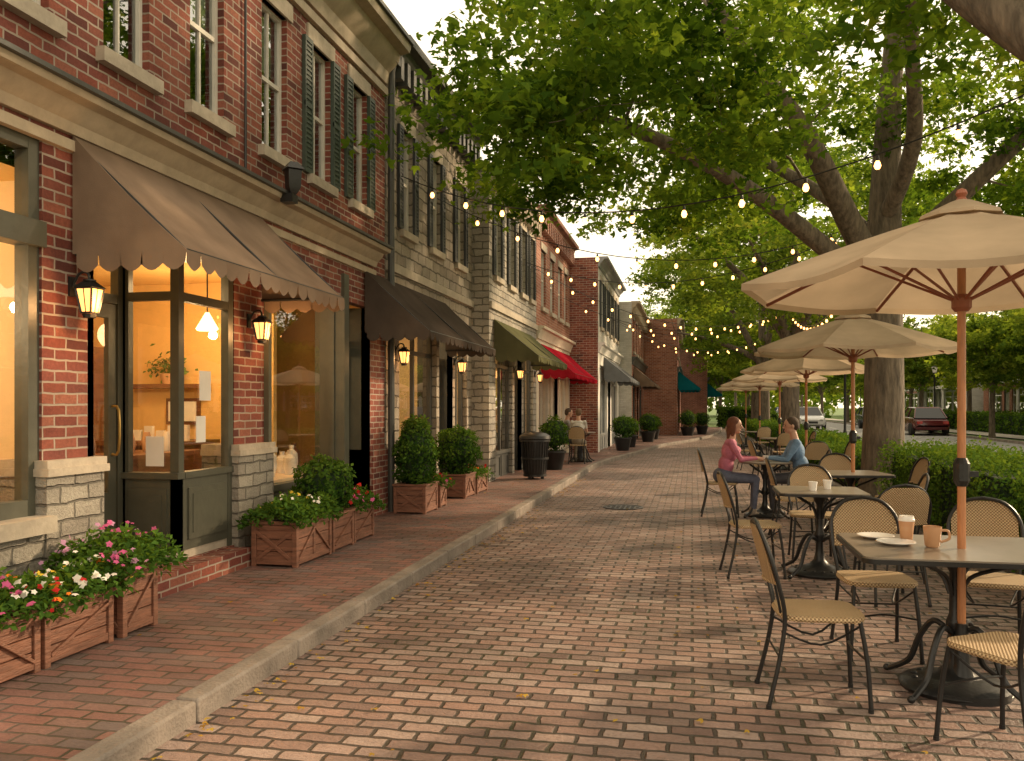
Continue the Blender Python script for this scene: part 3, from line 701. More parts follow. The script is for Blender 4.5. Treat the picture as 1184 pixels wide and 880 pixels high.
# ------------------------------------------------------------------ planters & plants
def planter(name,x0,x1,y0,y1,h,z=.1):
    mb=MB(); k='wood'; p=.045
    for a in(x0,x1-p):
        for b in(y0,y1-p): mb.box(a,a+p,b,b+p,z,z+h,k)
    n=max(2,round(h/.11)); hh=(h-.05)/n
    for i in range(n):
        za=z+.03+i*hh; zb=za+hh-.006
        mb.box(x0+p*.3,x0+p*.7,y0+p,y1-p,za,zb,k); mb.box(x1-p*.7,x1-p*.3,y0+p,y1-p,za,zb,k)
        mb.box(x0+p,x1-p,y0+p*.3,y0+p*.7,za,zb,k); mb.box(x0+p,x1-p,y1-p*.7,y1-p*.3,za,zb,k)
    for zz in(z+.02,z+h-.05):
        mb.box(x1-p*.6,x1-.003,y0+p,y1-p,zz,zz+.045,k); mb.box(x0+p,x1-p,y0+.003,y0+p*.6,zz,zz+.045,k)
    xe=x1-.012
    L=y1-y0
    segs=max(1,round(L/.4))
    for i in range(segs):
        a=y0+p+(L-2*p)*i/segs; b=y0+p+(L-2*p)*(i+1)/segs
        mb.bar((xe,a,z+.06),(xe,b,z+h-.06),.02,.035,k,up=(1,0,0)) if i%2==0 else mb.bar((xe,b,z+.06),(xe,a,z+h-.06),.02,.035,k,up=(1,0,0))
        if i: mb.box(xe-.01,xe+.008,a-.02,a+.02,z+.065,z+h-.05,k)
    ye=y0+.012
    mb.bar((x0+p,ye,z+.06),(x1-p,ye,z+h-.06),.035,.02,k,up=(0,1,0)); mb.bar((x0+p,ye-.004,z+h-.06),(x1-p,ye-.004,z+.06),.035,.02,k,up=(0,1,0))
    t=.05
    mb.box(x0-.015,x1+.015,y0-.015,y0+t,z+h,z+h+.025,k); mb.box(x0-.015,x1+.015,y1-t,y1+.015,z+h,z+h+.025,k)
    mb.box(x0-.015,x0+t,y0+t,y1-t,z+h,z+h+.025,k); mb.box(x1-t,x1+.015,y0+t,y1-t,z+h,z+h+.025,k)
    mb.quad((x0+.02,y0+.02,z+h-.02),(x1-.02,y0+.02,z+h-.02),(x1-.02,y1-.02,z+h-.02),(x0+.02,y1-.02,z+h-.02),'soil')
    return mb.obj(name,bevel=.004)
SEED=[10]
def flowers(parent,x0,x1,y0,y1,z,ht,cols,n=900,fl=70,spill=.1):
    SEED[0]+=1; rng=np.random.default_rng(SEED[0])
    u=rng.uniform(-1,1,n);v=rng.uniform(-1,1,n); hx=(x1-x0)/2+spill; hy=(y1-y0)/2+spill*.7
    nb=7; bx=rng.uniform(-.7,.7,nb); by=rng.uniform(-1,1,nb)
    def hgt(u,v): 
        lump=np.max(np.exp(-(((u[:,None]-bx)**2)+((v[:,None]-by)*1.)**2)*9),1)
        return ht*(1-.45*(u*u+v*v)/1.3)*(.55+.45*lump)
    H=hgt(u,v)
    zz=z+H*rng.uniform(.1,1.,n)**.6-.04*(np.maximum(abs(u),abs(v))>.9)
    C=np.stack([(x0+x1)/2+u*hx,(y0+y1)/2+v*hy,zz],1)
    inst('foliage',leaf_mesh('foliage',C,.05,'leafD',rng.random(n)*.6+(zz-z)/ht*.35,LOBE1,.8,rng=rng,wid=.28),(0,0,0),parent=parent)
    for c in cols:
        m=fl//len(cols)
        cx=rng.uniform(-.9,.9,4);cy=rng.uniform(-.95,.95,4); w=rng.integers(0,4,m)
        a=np.clip(cx[w]+rng.normal(0,.25,m),-1.05,1.05); b=np.clip(cy[w]+rng.normal(0,.2,m),-1.05,1.05)
        hh=hgt(a,b)*rng.uniform(.9,1.12,m)+.01
        C=np.stack([(x0+x1)/2+a*hx,(y0+y1)/2+b*hy,z+hh],1)
        inst('blossoms_'+c,leaf_mesh('blossoms',C,.021,'fl_'+c,rng.random(m),PET5,.4,out=np.array([.5,-.4,.8]),rng=rng,wid=.42),(0,0,0),parent=parent)
def bush_mesh(name,rx,rz,n,size,mat='leafH',cone=0,seed=0):
    rng=np.random.default_rng(seed)
    d=rng.normal(0,1,(n,3)); d/=np.linalg.norm(d,axis=1)[:,None]
    ph=seed*1.7
    bump=1+.10*np.sin(d[:,0]*7+1+ph)*np.sin(d[:,1]*6+ph)+.09*np.sin(d[:,2]*9+2+ph)
    r=(.82+.22*rng.random(n))*bump
    P=d*r[:,None]*np.array([rx,rx,rz])
    if cone: f=1-cone*(P[:,2]/rz+1)/2; P[:,0]*=f;P[:,1]*=f
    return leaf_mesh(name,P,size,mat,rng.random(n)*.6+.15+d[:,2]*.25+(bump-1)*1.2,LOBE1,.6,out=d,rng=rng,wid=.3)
def bush(parent,x,y,z,rx,rz,n=2200,size=.045,cone=0,seed=1,mat='leafH'):
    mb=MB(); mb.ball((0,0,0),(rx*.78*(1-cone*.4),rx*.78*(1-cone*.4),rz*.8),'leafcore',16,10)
    if cone==0: mb.tube([(0,0,-rz-.12),(0,0,-rz*.5)],.02,'bark',8)
    o=mb.obj('bush_core',parent); o.location=(x,y,z)
    inst('bush_leaves',bush_mesh('bush_leaves',rx,rz,n,size,mat,cone,seed),(x,y,z),parent=parent)
p=planter('wooden_planter_box',-3.74,-3.37,2.7,3.3,.3); flowers(p,-3.74,-3.37,2.7,3.3,.4,.28,['pink','red'],1000,60)
p=planter('wooden_planter_box',-3.74,-3.37,3.36,3.97,.3); flowers(p,-3.74,-3.37,3.36,3.97,.4,.28,['pink','pink','white_'],1500,80)
p=planter('wooden_planter_box',-3.74,-3.37,4.0,4.56,.3); flowers(p,-3.74,-3.37,4.0,4.56,.4,.24,['white_','yellow','orange','white_','red'],1600,75)
p=planter('wooden_planter_box',-3.71,-3.36,4.63,4.98,.38); flowers(p,-3.71,-3.36,4.63,4.98,.48,.30,['pink','lilac'],1800,56,.15)
p=planter('wooden_planter_box',-3.78,-3.35,6.95,7.7,.37); flowers(p,-3.78,-3.35,6.95,7.7,.47,.30,['yellow','white_'],2400,20,.1)
p=planter('wooden_planter_box',-3.78,-3.36,7.76,8.28,.34); bush(p,-3.57,8.02,.72,.29,.29,2600)
p=planter('wooden_planter_box',-3.76,-3.38,8.34,8.9,.34); flowers(p,-3.76,-3.38,8.34,8.9,.44,.24,['pink','red'],1300,50)
p=planter('wooden_planter_box',-3.82,-3.38,10.75,11.3,.36); bush(p,-3.6,11.02,.88,.33,.48,3600,.05,.35,3)
p=planter('wooden_planter_box',-3.7,-3.4,11.5,11.8,.3); flowers(p,-3.7,-3.4,11.5,11.8,.4,.2,['red','pink'],500,20)
p=planter('wooden_planter_box',-3.82,-3.36,12.7,13.3,.34); bush(p,-3.58,13.0,.82,.36,.38,3200,.05,.1,4)
p=planter('wooden_planter_box',-3.7,-3.35,13.4,14.1,.26); flowers(p,-3.7,-3.35,13.4,14.1,.36,.2,['red','orange'],600,40)
def potplant(x,y,h,r,seed,k='black'):
    mb=MB(); mb.lathe([(r*.6,0),(r*.85,.36),(r*.92,.38),(r*.92,.42),(r*.8,.42),(r*.78,.38),(0,.38)],(0,0,0),k,16)
    o=mb.obj('potted_shrub',loc=(x,y,.1)); bush(o,0,0,.42+h*.5,r*1.15,h*.5,1300,.06,.15,seed)
for x,y,h,r in((-3.0,19.0,.75,.3),(-2.15,27.6,.7,.32),(-2.1,30,.6,.3),(-1.7,34.6,.7,.35),(-1.6,37.5,.6,.3),(-.2,42.4,.8,.4),(.5,44.6,.7,.35)): potplant(x,y,h,r,int(y*3))

# ------------------------------------------------------------------ trash bin
mb=MB(); mb.lathe([(.2,.06),(.22,.1),(.25,.7),(.25,.72)],(0,0,0),'black',20)
for i in range(26):
    a=2*math.pi*i/26; c,s=math.cos(a),math.sin(a)
    mb.tube([(.2*c,.2*s,.06),(.225*c,.225*s,.2),(.262*c,.262*s,.7),(.28*c,.28*s,.76)],.011,'black',5)
for z,r in((.07,.215),(.4,.255),(.74,.285)): mb.lathe([(r,z-.02),(r+.012,z-.02),(r+.012,z+.02),(r,z+.02),(r,z-.02)],(0,0,0),'black',26)
mb.lathe([(.29,.76),(.31,.78),(.30,.83),(.22,.88),(.12,.9),(.12,.87),(.2,.85),(.27,.78)],(0,0,0),'black',26)
for i in range(3): 
    a=i*2.1; mb.box(.15*math.cos(a)-.03,.15*math.cos(a)+.03,.15*math.sin(a)-.03,.15*math.sin(a)+.03,0,.07,'black')
mb.obj('litter_bin',loc=(-2.98,16.5,.1))

# ------------------------------------------------------------------ cafe furniture
def chair_mesh():
    mb=MB(); K='black'; r=.0115
    mb.rrect(0,0,.2,.2,.08,.435,.462,'weave',6)
    ring=[]
    for i in range(33):
        a=2*math.pi*i/32; c,s=math.cos(a),math.sin(a); q=(abs(c)**4+abs(s)**4)**-.25; ring.append((.208*c*q*.97,.208*s*q*.97,.447))
    mb.tube(ring,.013,'weave',6,cap=False)
    for sx in(-1,1):
        mb.tube([(sx*.17,.17,.44),(sx*.185,.2,.25),(sx*.20,.215,.012)],r,K,8,sm=3)
        mb.tube([(sx*.20,-.27,.012),(sx*.185,-.215,.25),(sx*.18,-.19,.45),(sx*.205,-.225,.62),(sx*.20,-.27,.78),(sx*.12,-.305,.885),(0,-.312,.915)],r,K,8,sm=4)
        for y,x in((.215,.2),(-.27,.2)): mb.lathe([(.014,0),(.014,.02)],(sx*x,y,0),K,8)
        mb.tube([(sx*.175,.175,.42),(sx*.1,.0,.3),(sx*.18,-.205,.38)],.006,K,6,sm=4)
        mb.tube([(sx*.12,-.2,.46),(sx*.14,-.235,.62)],.007,K,6)
    mb.tube([(-.186,.2,.25),(0,.17,.27),(.186,.2,.25)],.006,K,6,sm=4); mb.tube([(-.186,-.215,.25),(.186,-.215,.25)],.006,K,6)
    mb.tube([(-.2,-.225,.62),(0,-.265,.61),(.2,-.225,.62)],.009,'weave',6,sm=4)
    rows=10;cols=8;vs=[]
    for off in (0,.008):
        for i in range(rows+1):
            t=i/rows; z=.62+.275*t; w=.19 if z<.78 else .19*math.sqrt(max(.02,1-((z-.78)/.132)**2)); yb=-.228-.085*t
            for j in range(cols+1):
                u=-1+2*j/cols; vs.append((w*u,yb-.03*(1-u*u)*(1-t*.6)-off,z))
    fs=[]; q=(rows+1)*(cols+1)
    for b in(0,q):
        for i in range(rows):
            for j in range(cols): a=b+i*(cols+1)+j; fs.append((a,a+1,a+cols+2,a+cols+1))
    mb.add(vs,fs,'weave')
    return mb.mesh('cafe_chair')
CH=chair_mesh()
def chair(x,y,face,z=0):
    return inst('cafe_chair',CH,(x,y,z),R(face-90))
def table_mesh(hx,hy,rnd=False,name='cafe_table'):
    mb=MB()
    if rnd: mb.lathe([(0,.725),(hx-.01,.725),(hx,.735),(hx,.748),(hx-.01,.752),(0,.752)],(0,0,0),'tabletop',32)
    else:
        mb.rrect(0,0,hx,hy,.07,.722,.745,'black'); mb.rrect(0,0,hx-.012,hy-.012,.06,.745,.753,'tabletop')
    mb.lathe([(.27,0),(.28,.02),(.26,.04),(.18,.055),(.09,.09),(.05,.13),(.035,.2),(.03,.3),(.045,.34),(.045,.36),(.03,.4),(.028,.62),(.05,.66),(.06,.7),(.1,.722)],(0,0,0),'black',24)
    for i in range(4):
        a=R(45+90*i); c,s=math.cos(a),math.sin(a); k=min(hx,hy)
        mb.tube([(.03*c,.03*s,.3),(.12*c,.12*s,.34),(.2*c,.2*s,.24),(.26*c,.26*s,.1),(.36*c,.36*s,.03),(.40*c,.40*s,.012)],[.016,.016,.017,.017,.015,.013],'black',8,sm=4)
        mb.tube([(.03*c,.03*s,.5),(.08*c,.08*s,.6),(.2*c,.2*s,.66),(k*.85*c,k*.85*s,.722)],.011,'black',8,sm=4)
        mb.ball((.40*c,.40*s,.016),.02,'black',8,6)
    for i in range(16):
        a=2*math.pi*i/16; mb.ball((.2*math.cos(a),.2*math.sin(a),.05),(.018,.018,.012),'black',8,5)
    return mb.mesh(name)
T1=table_mesh(.54,.45); T2=table_mesh(.38,.38); T3=table_mesh(.36,.36,True)
def umb_mesh(rad=1.15,za=2.52,zr=2.15):
    mb=MB(); n=8; rings=7
    vs=[];fs=[];seg=6
    for i in range(rings+1):
        t=i/rings
        for j in range(n*seg):
            k=j%seg/seg; a0=2*math.pi*(j//seg)/n+R(10); a1=a0+2*math.pi/n
            p=Vector((math.cos(a0),math.sin(a0)))*(1-k)+Vector((math.cos(a1),math.sin(a1)))*k
            r=rad*(t*.96+.04); sag=.055*math.sin(math.pi*k)*t
            inw=1-.045*math.sin(math.pi*k)*t*t
            z=za+(zr-za)*(t**1.12)-sag*.6
            vs.append((p.x*r*inw,p.y*r*inw,z))
    q=n*seg
    for i in range(rings):
        for j in range(q): fs.append((i*q+j,i*q+(j+1)%q,(i+1)*q+(j+1)%q,(i+1)*q+j))
    mb.add(vs,fs,'umb')
    vs2=[]
    for j in range(q):
        x,y,z=vs[rings*q+j]; vs2+= [(x,y,z),(x*1.002,y*1.002,z-.035)]
    mb.add(vs2,[(2*j,2*((j+1)%q),2*((j+1)%q)+1,2*j+1) for j in range(q)],'umb')
    mb.lathe([(0,.075),(.05,.06),(.2,-.01),(.21,-.03)],(0,0,za+.0),'umb',8)
    mb.lathe([(.0,.13),(.022,.12),(.030,.1),(.02,.08),(.03,.065),(.03,.05)],(0,0,za),'ribwood',12)
    mb.tube([(0,0,.02),(0,0,za)],.0215,'polewood',12)
    mb.lathe([(.04,0),(.05,.03),(.05,.06),(.03,.09)],(0,0,za-.16),'ribwood',12); mb.lathe([(.035,0),(.05,.02),(.05,.07),(.03,.09)],(0,0,za-.52),'ribwood',12)
    mb.lathe([(.026,0),(.042,.03),(.042,.12),(.026,.15)],(0,0,1.08),'black',12); mb.box(.02,.08,-.012,.012,1.13,1.16,'black')
    for j in range(n):
        a=2*math.pi*j/n+R(10); c,s=math.cos(a),math.sin(a)
        P=[]
        for i in range(6):
            t=i/5; P.append((c*rad*t*.99,s*rad*t*.99,za+(zr-za)*(t**1.12)-.022))
        mb.tube(P,.010,'ribwood',6); mb.tube([(c*.04,s*.04,za-.46),(c*rad*.5,s*rad*.5,za+(zr-za)*(.5**1.12)-.03)],.008,'ribwood',6)
    mb.lathe([(.24,0),(.24,.04),(.2,.06),(.06,.08),(.04,.14),(.032,.35),(.032,.36)],(0,0,0),'black',20)
    return mb.mesh('patio_umbrella',smooth=25)
UM=umb_mesh()
UP=[(1.39,4.94,0),(1.79,10.4,11),(2.0,16.2,25),(2.05,21.5,5),(2.0,27,33),(1.95,33,12)]
for x,y,a in UP: inst('patio_umbrella',UM,(x,y,0),R(a))
inst('cafe_table',T1,(1.37,4.98,0)); 
for (x,y,f) in ((.63,4.68,4),(1.10,5.62,-86),(1.36,4.12,122),(1.78,5.72,-98)): chair(x,y,f)
inst('cafe_table',T2,(1.12,8.15,0)); 
for (x,y,f) in ((.55,8.0,8),(1.15,8.85,-92),(1.68,8.1,175),(1.5,7.2,100)): chair(x,y,f)
inst('cafe_table',T2,(1.75,10.35,0),R(10))
for (x,y,f) in ((1.15,10.3,0),(1.75,11.05,-90),(2.3,10.6,190)): chair(x,y,f)
inst('cafe_table',T3,(.98,12.3,0)); chair(.40,12.25,0); chair(1.52,12.35,180)
for x,y in((1.9,16.1),(1.95,21.4),(1.9,26.9)):
    inst('cafe_table',T3,(x,y,0))
    for f in(10,100,190): chair(x-.6*math.cos(R(f)),y-.6*math.sin(R(f)),f)
inst('cafe_table',T3,(-2.75,21.9,.1)); chair(-3.2,21.7,15,.1); chair(-2.75,21.2,90,.1)
def lathe_obj(name,prof,k,loc,n=24): 
    mb=MB(); mb.lathe(prof,(0,0,0),k,n); return mb.obj(name,loc=loc)
Zt=.754
for x,y in((1.02,5.22),(1.08,5.0)): lathe_obj('saucer_plate',[(0,.0),(.06,.0),(.085,.012),(.10,.016),(.10,.02),(.08,.016),(.055,.006),(0,.006)],'ceramic',(x,y,Zt))
mb=MB(); mb.lathe([(.028,0),(.03,.0),(.041,.115),(.041,.12),(0,.12)],(0,0,0),'papercup'); mb.lathe([(.0335,.04),(.0385,.085),(.037,.09),(.0325,.04)],(0,0,0),'mug'); mb.lathe([(.044,.115),(.044,.125),(.04,.13),(.038,.143),(.0,.14)],(0,0,0),'ceramic'); mb.obj('paper_coffee_cup',loc=(1.16,5.12,Zt))
mb=MB(); mb.lathe([(.03,0),(.038,.01),(.046,.105),(.046,.11),(.042,.108),(.036,.02),(0,.015)],(0,0,0),'mug'); mb.tube([(.04,0,.09),(.075,0,.09),(.08,0,.05),(.04,0,.03)],.007,'mug',8,sm=4); mb.lathe([(.0,.09),(.041,.09)],(0,0,0),'lid'); mb.obj('coffee_mug',loc=(1.25,4.95,Zt),rot=R(-20))
for x,y in((1.05,8.05),(1.2,8.25),(.98,12.2)): lathe_obj('coffee_cup',[(.02,0),(.03,.0),(.04,.08),(.036,.08),(.026,.01),(0,.01)],'ceramic',(x,y,Zt))

# ------------------------------------------------------------------ string lights
def strand(p0,p1,sag,sp=.62,br=.03):
    p0=Vector(p0);p1=Vector(p1);L=(p1-p0).length;n=max(6,int(L/.4)); mb=MB()
    f=lambda t:p0+(p1-p0)*t-Vector((0,0,4*sag*t*(1-t)))
    mb.tube([f(i/n) for i in range(n+1)],.0075,'black',5)
    m=int(L/sp)
    for i in range(1,m):
        c=f(i/m); mb.lathe([(.012,-.01),(.017,-.05),(.013,-.06)],tuple(c),'black',7)
        mb.lathe([(.0,-.055-br*2.5),(br*.6,-.055-br*2.3),(br,-.055-br*1.4),(br*.75,-.055-br*.5),(.012,-.05)],tuple(c),'bulb',9)
    return mb.obj('string_lights')
strand((-3.9,11.3,4.66),(3.2,6.9,4.15),.85)
strand((-3.9,13,4.75),(2.8,14.8,4.5),.8)
strand((-3.6,18.9,4.7),(2.9,15,4.5),.7)
strand((-3.6,19.2,4.7),(3.0,29.1,4.6),.9,.7)
strand((-3.6,24.5,4.6),(3.0,29.2,4.6),.8,.7)
strand((-2.75,31,4.6),(3.0,29.4,4.6),.7,.7)
strand((-2.75,31.2,4.6),(3.2,41,4.6),.8,.8)
strand((-2.25,39,4.6),(3.2,41,4.6),.7,.8)
strand((3,15.2,4.4),(3.1,29,4.5),.9,.7)

# ------------------------------------------------------------------ trees
def tree(name,limbs,centers,nleaf,lsize,crad,seed,mat='leafA',loc=(0,0,0),lobes=LOBE3):
    rng=np.random.default_rng(seed); mb=MB(); nodes=[];rad=[]
    for L in limbs:
        P,r=mb.tube([p[:3] for p in L],[p[3] for p in L],'bark',12,sm=5)
        for a,b in zip(P,r):
            if a.z>2.8: nodes.append(tuple(a)); rad.append(b)
    centers=np.array(centers)
    d0=np.array([np.min(np.linalg.norm(np.array(nodes)-c,axis=1)) for c in centers])
    for ci in np.argsort(d0):
        c=centers[ci]; A=np.array(nodes); d=np.linalg.norm(A-c,axis=1); d=d+np.maximum(0,A[:,2]-c[2])*.5; i=int(np.argmin(d))
        p=A[i]; dd=np.linalg.norm(c-p)
        r0=min(rad[i]*.6,.014+.014*dd)
        mid=(p+c)/2+rng.normal(0,.10*dd,3)+np.array([0,0,.08*dd])
        pts=[p,(p+mid)/2+rng.normal(0,.04*dd,3),mid,(mid+c)/2+rng.normal(0,.04*dd,3),c]
        rr=[r0,r0*.85,r0*.65,r0*.45,.006]
        P,r=mb.tube(pts,rr,'bark',6,cap=False,sm=2)
        for a,b in zip(P[2:],r[2:]): nodes.append(tuple(a)); rad.append(b)
    n=len(centers); sub=6
    cr=rng.normal(0,.15,n)
    Cs=[];Rn=[]
    per=nleaf//(n*sub)
    for i in range(n):
        for s in range(sub):
            o=rng.normal(0,1,3)*crad*np.array([.55,.55,.35]); cc=centers[i]+o
            q=rng.normal(0,1,(per,3))*np.array([.33,.33,.13])*crad
            q[:,2]-=.25*(q[:,0]**2+q[:,1]**2)/crad
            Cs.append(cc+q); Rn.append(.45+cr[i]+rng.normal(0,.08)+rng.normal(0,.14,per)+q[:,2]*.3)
    C=np.concatenate(Cs);Rn=np.concatenate(Rn)
    e=empty(name,loc); mb.obj('trunk_and_limbs',e,smooth=60)
    lm=leaf_mesh('crown_leaves',C,lsize,mat,Rn,lobes,.75,rng=rng); inst('crown_leaves',lm,(0,0,0),parent=e)
    return e
def pick(rng,n,c,r,test=None,shell=.45):
    out=[]
    while len(out)<n:
        d=rng.uniform(-1,1,3); q=np.linalg.norm(d)
        if q>1 or q<shell*rng.random()**.5: continue
        p=np.array(c)+d*np.array(r)
        if test is None or test(p): out.append(p)
    return out
tx,ty=3.0,14.9
rg=np.random.default_rng(21)
limbs=[[(tx,ty,-.05,.47),(tx,ty,.15,.38),(tx+.02,ty,.6,.33),(tx+.04,ty,2.2,.30),(tx,ty,3.6,.31),(tx+.03,ty-.05,4.3,.27),(tx+.1,ty,6.0,.2),(tx+.2,ty,8,.13),(tx,ty,9.5,.05)],
 [(tx,ty,3.5,.22),(tx-.6,ty-.6,4.4,.19),(tx-1.4,ty-1.5,5.6,.15),(tx-2.5,ty-2.4,6.8,.11),(tx-3.2,ty-3,8.2,.05)],
 [(tx,ty,3.3,.18),(tx-.9,ty-.6,3.95,.15),(tx-2.2,ty-1.6,4.75,.12),(tx-3.6,ty-3.0,5.2,.09),(tx-5.0,ty-4.2,5.4,.04)],
 [(tx,ty,3.7,.17),(tx+.7,ty-.4,4.4,.15),(tx+1.6,ty-1.0,5.3,.12),(tx+2.8,ty-1.2,6.4,.08),(tx+4,ty-1.5,7.6,.04)],
 [(tx,ty,4.0,.15),(tx-.6,ty+.8,5.0,.12),(tx-1.8,ty+2.0,6.2,.09),(tx-3.0,ty+3,7.2,.04)],
 [(tx,ty,4.4,.14),(tx+.2,ty-1.2,5.4,.12),(tx-.2,ty-2.8,6.6,.09),(tx-.4,ty-4.5,7.4,.04)]]
def tst(p):
    if p[0]<-3.2 or p[2]>8.9: return False
    lo=4.7-.1*max(0,3-p[0])*1.0
    if abs(p[0]-tx-.1)<2.0 and 8<p[1]<17 and p[2]<6.0: return False
    return p[2]>lo
cen=pick(rg,175,(2.0,13.2,6.4),(6.0,6.4,3.2),tst,.3)
cen+=pick(rg,34,(-1.2,10.3,5.2),(2.2,2.6,1.5),lambda p:p[0]>-3.1 and p[2]>4.1,.0)
cen+=pick(rg,26,(5.6,14.5,5.4),(1.8,3.0,1.1),None,.0)
tree('maple_tree',limbs,cen,54000,.105,.6,3)
limbs=[[(3.5,5.0,-.05,.5),(3.5,5.0,.2,.36),(3.45,5.1,1.6,.3),(3.35,5.3,2.6,.28),(2.9,5.9,3.3,.2),(2.35,6.5,4.0,.18),(1.8,6.9,4.75,.15),(1.2,7.2,5.7,.11),(.4,7.2,6.6,.05)],
 [(3.4,5.2,2.4,.22),(3.7,5.3,4,.2),(4.0,5.0,6.5,.1)],[(2.5,6.3,3.85,.1),(2.6,7.3,4.6,.08),(2.9,8.5,5.6,.04)]]
cen=pick(rg,34,(3.2,6.2,6.4),(3.4,3.0,1.6),lambda p:p[2]>5.0 and p[1]>3.5,.3)
cen+=[np.array(c) for c in [(2.3,7.6,4.7),(2.8,8.2,4.7),(1.7,7.8,5.1),(3.4,9,4.7),(3.3,8.3,4.4)]]
tree('maple_tree',limbs,cen,9500,.1,.5,9)
def std_tree(name,H,cr,nc,nl,ls,seed,loc,mat='leafB',tr=.24,fork=.33,cb=.30,crad=.7):
    rg=np.random.default_rng(seed); f=H*fork
    L=[[(0,0,-.05,tr*1.5),(0,0,.2,tr*1.15),(0,0,f*.5,tr),(.02,0,f,tr*.95),(.1,.05,H*.6,tr*.6),(0,0,H*.9,tr*.15)]]
    for i in range(6):
        a=i*1.05+rg.uniform(-.3,.3); c,s=math.cos(a),math.sin(a); z=f*rg.uniform(.9,1.15); e=H*rg.uniform(.5,.8)
        L.append([(0,0,z,tr*.6),(c*cr*.25,s*cr*.25,z+(e-z)*.45,tr*.45),(c*cr*.55,s*cr*.55,z+(e-z)*.8,tr*.3),(c*cr*.8,s*cr*.8,e,tr*.12)])
    cz=H*(cb+1)/2
    cen=pick(rg,nc,(0,0,cz),(cr,cr,H*(1-cb)/2),None,.55)
    return tree(name,L,cen,nl,ls,crad,seed+1,mat,loc)
t2=std_tree('maple_tree',10.0,5.2,120,30000,.14,31,(3.15,29.3,0),tr=.26,cb=.36,crad=.75)
def copytree(src,name,loc,rot,sc):
    e=empty(name,loc,rot); e.scale=(sc,sc,sc)
    for c in src.children: o=bpy.data.objects.new(c.name.split('.')[0],c.data); COL.objects.link(o); o.parent=e
    return e
copytree(t2,'maple_tree',(3.3,42,0),1.9,1.0); copytree(t2,'maple_tree',(3.9,56,0),3.3,1.05); copytree(t2,'maple_tree',(-4,84,0),.7,1.1); copytree(t2,'maple_tree',(17,38,0),2.6,1.05)
t3=std_tree('street_tree',6.6,2.6,60,12000,.16,47,(14,45,0),tr=.13,cb=.33,crad=.6)
for i,(x,y,s) in enumerate([(14,58,1.1),(13.9,70,1.),(14,84,1.1),(14,100,1.2),(14,33,1.),(18,52,1.0),(18.5,64,1.2),(4.9,50,1.0),(5.2,66,1.1),(5.2,84,1.2),(18,78,1.2),(14,118,1.3),(5,104,1.3),(7,125,1.5),(2.5,80,1.2)]):
    copytree(t3,'street_tree',(x,y,0),i*1.3,s)
rg=np.random.default_rng(5); N=32000; nb=190
bx=rg.uniform(-60,75,nb); by=rg.uniform(120,160,nb); bz=rg.uniform(2,9,nb); br=rg.uniform(2.5,5,nb)
bi=rg.integers(0,nb,N); d=rg.normal(0,1,(N,3)); d/=np.linalg.norm(d,axis=1)[:,None]
C=np.stack([bx[bi],by[bi],bz[bi]],1)+d*br[bi][:,None]*np.array([1,1,.8]); C[:,2]=np.abs(C[:,2])
inst('distant_trees',leaf_mesh('distant_trees',C,.9,'leafB',.4+rg.normal(0,.15,N)+d[:,2]*.25,LOBE1,.8,out=d,rng=rg,wid=.4),(0,0,0))

# ------------------------------------------------------------------ hedges
def hedge(name,x0,x1,y0,y1,h,n,size,seed,z=.05,mat='leafH'):
    rng=np.random.default_rng(seed); mb=MB(); q=.08
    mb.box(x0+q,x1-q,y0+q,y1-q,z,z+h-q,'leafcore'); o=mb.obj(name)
    A=np.array([ (x1-x0)*(y1-y0),(y1-y0)*h,(y1-y0)*h,(x1-x0)*h,(x1-x0)*h]); f=rng.choice(5,n,p=A/A.sum())
    u=rng.random(n);v=rng.random(n); X=x0+(x1-x0)*u;Y=y0+(y1-y0)*v;Zz=np.full(n,z+h); O=np.tile([0,0,1.],(n,1))
    for k in(1,2):
        m=f==k; X[m]=x0 if k==1 else x1; Zz[m]=z+h*u[m]; O[m]=[-1 if k==1 else 1,0,.3]
    for k in(3,4):
        m=f==k; Y[m]=y0 if k==3 else y1; Zz[m]=z+h*v[m]; O[m]=[0,-1 if k==3 else 1,.3]
    bump=.07*np.sin(X*5.1+1)*np.sin(Y*4.3)+.05*np.sin(Y*9+X*3)
    C=np.stack([X,Y,Zz],1)+O*(bump[:,None])+rng.normal(0,.04,(n,3)); C[:,2]=np.maximum(C[:,2],z)
    inst('hedge_leaves',leaf_mesh('hedge_leaves',C,size,mat,.35+rng.random(n)*.45+bump*3+O[:,2]*.12,LOBE1,.7,out=O,rng=rng,wid=.32),(0,0,0),parent=o)
hedge('box_hedge',2.85,3.9,6.2,8.6,.78,16000,.04,1); hedge('box_hedge',2.75,3.8,8.8,13.4,.85,20000,.045,2)
hedge('box_hedge',2.8,3.9,16.4,20,.6,8000,.06,3); hedge('box_hedge',2.8,3.9,21,27.5,.65,8000,.08,4); hedge('box_hedge',2.8,3.9,31,46,.7,8000,.11,5)
hedge('box_hedge',16.6,17.8,36,60,1.0,9000,.16,6); hedge('box_hedge',16.6,17.8,63,100,1.0,8000,.22,7)
hedge('box_hedge',4.6,5.6,60,110,1.0,8000,.22,8); hedge('box_hedge',1.9,4.4,61,63,1.3,4000,.16,9)

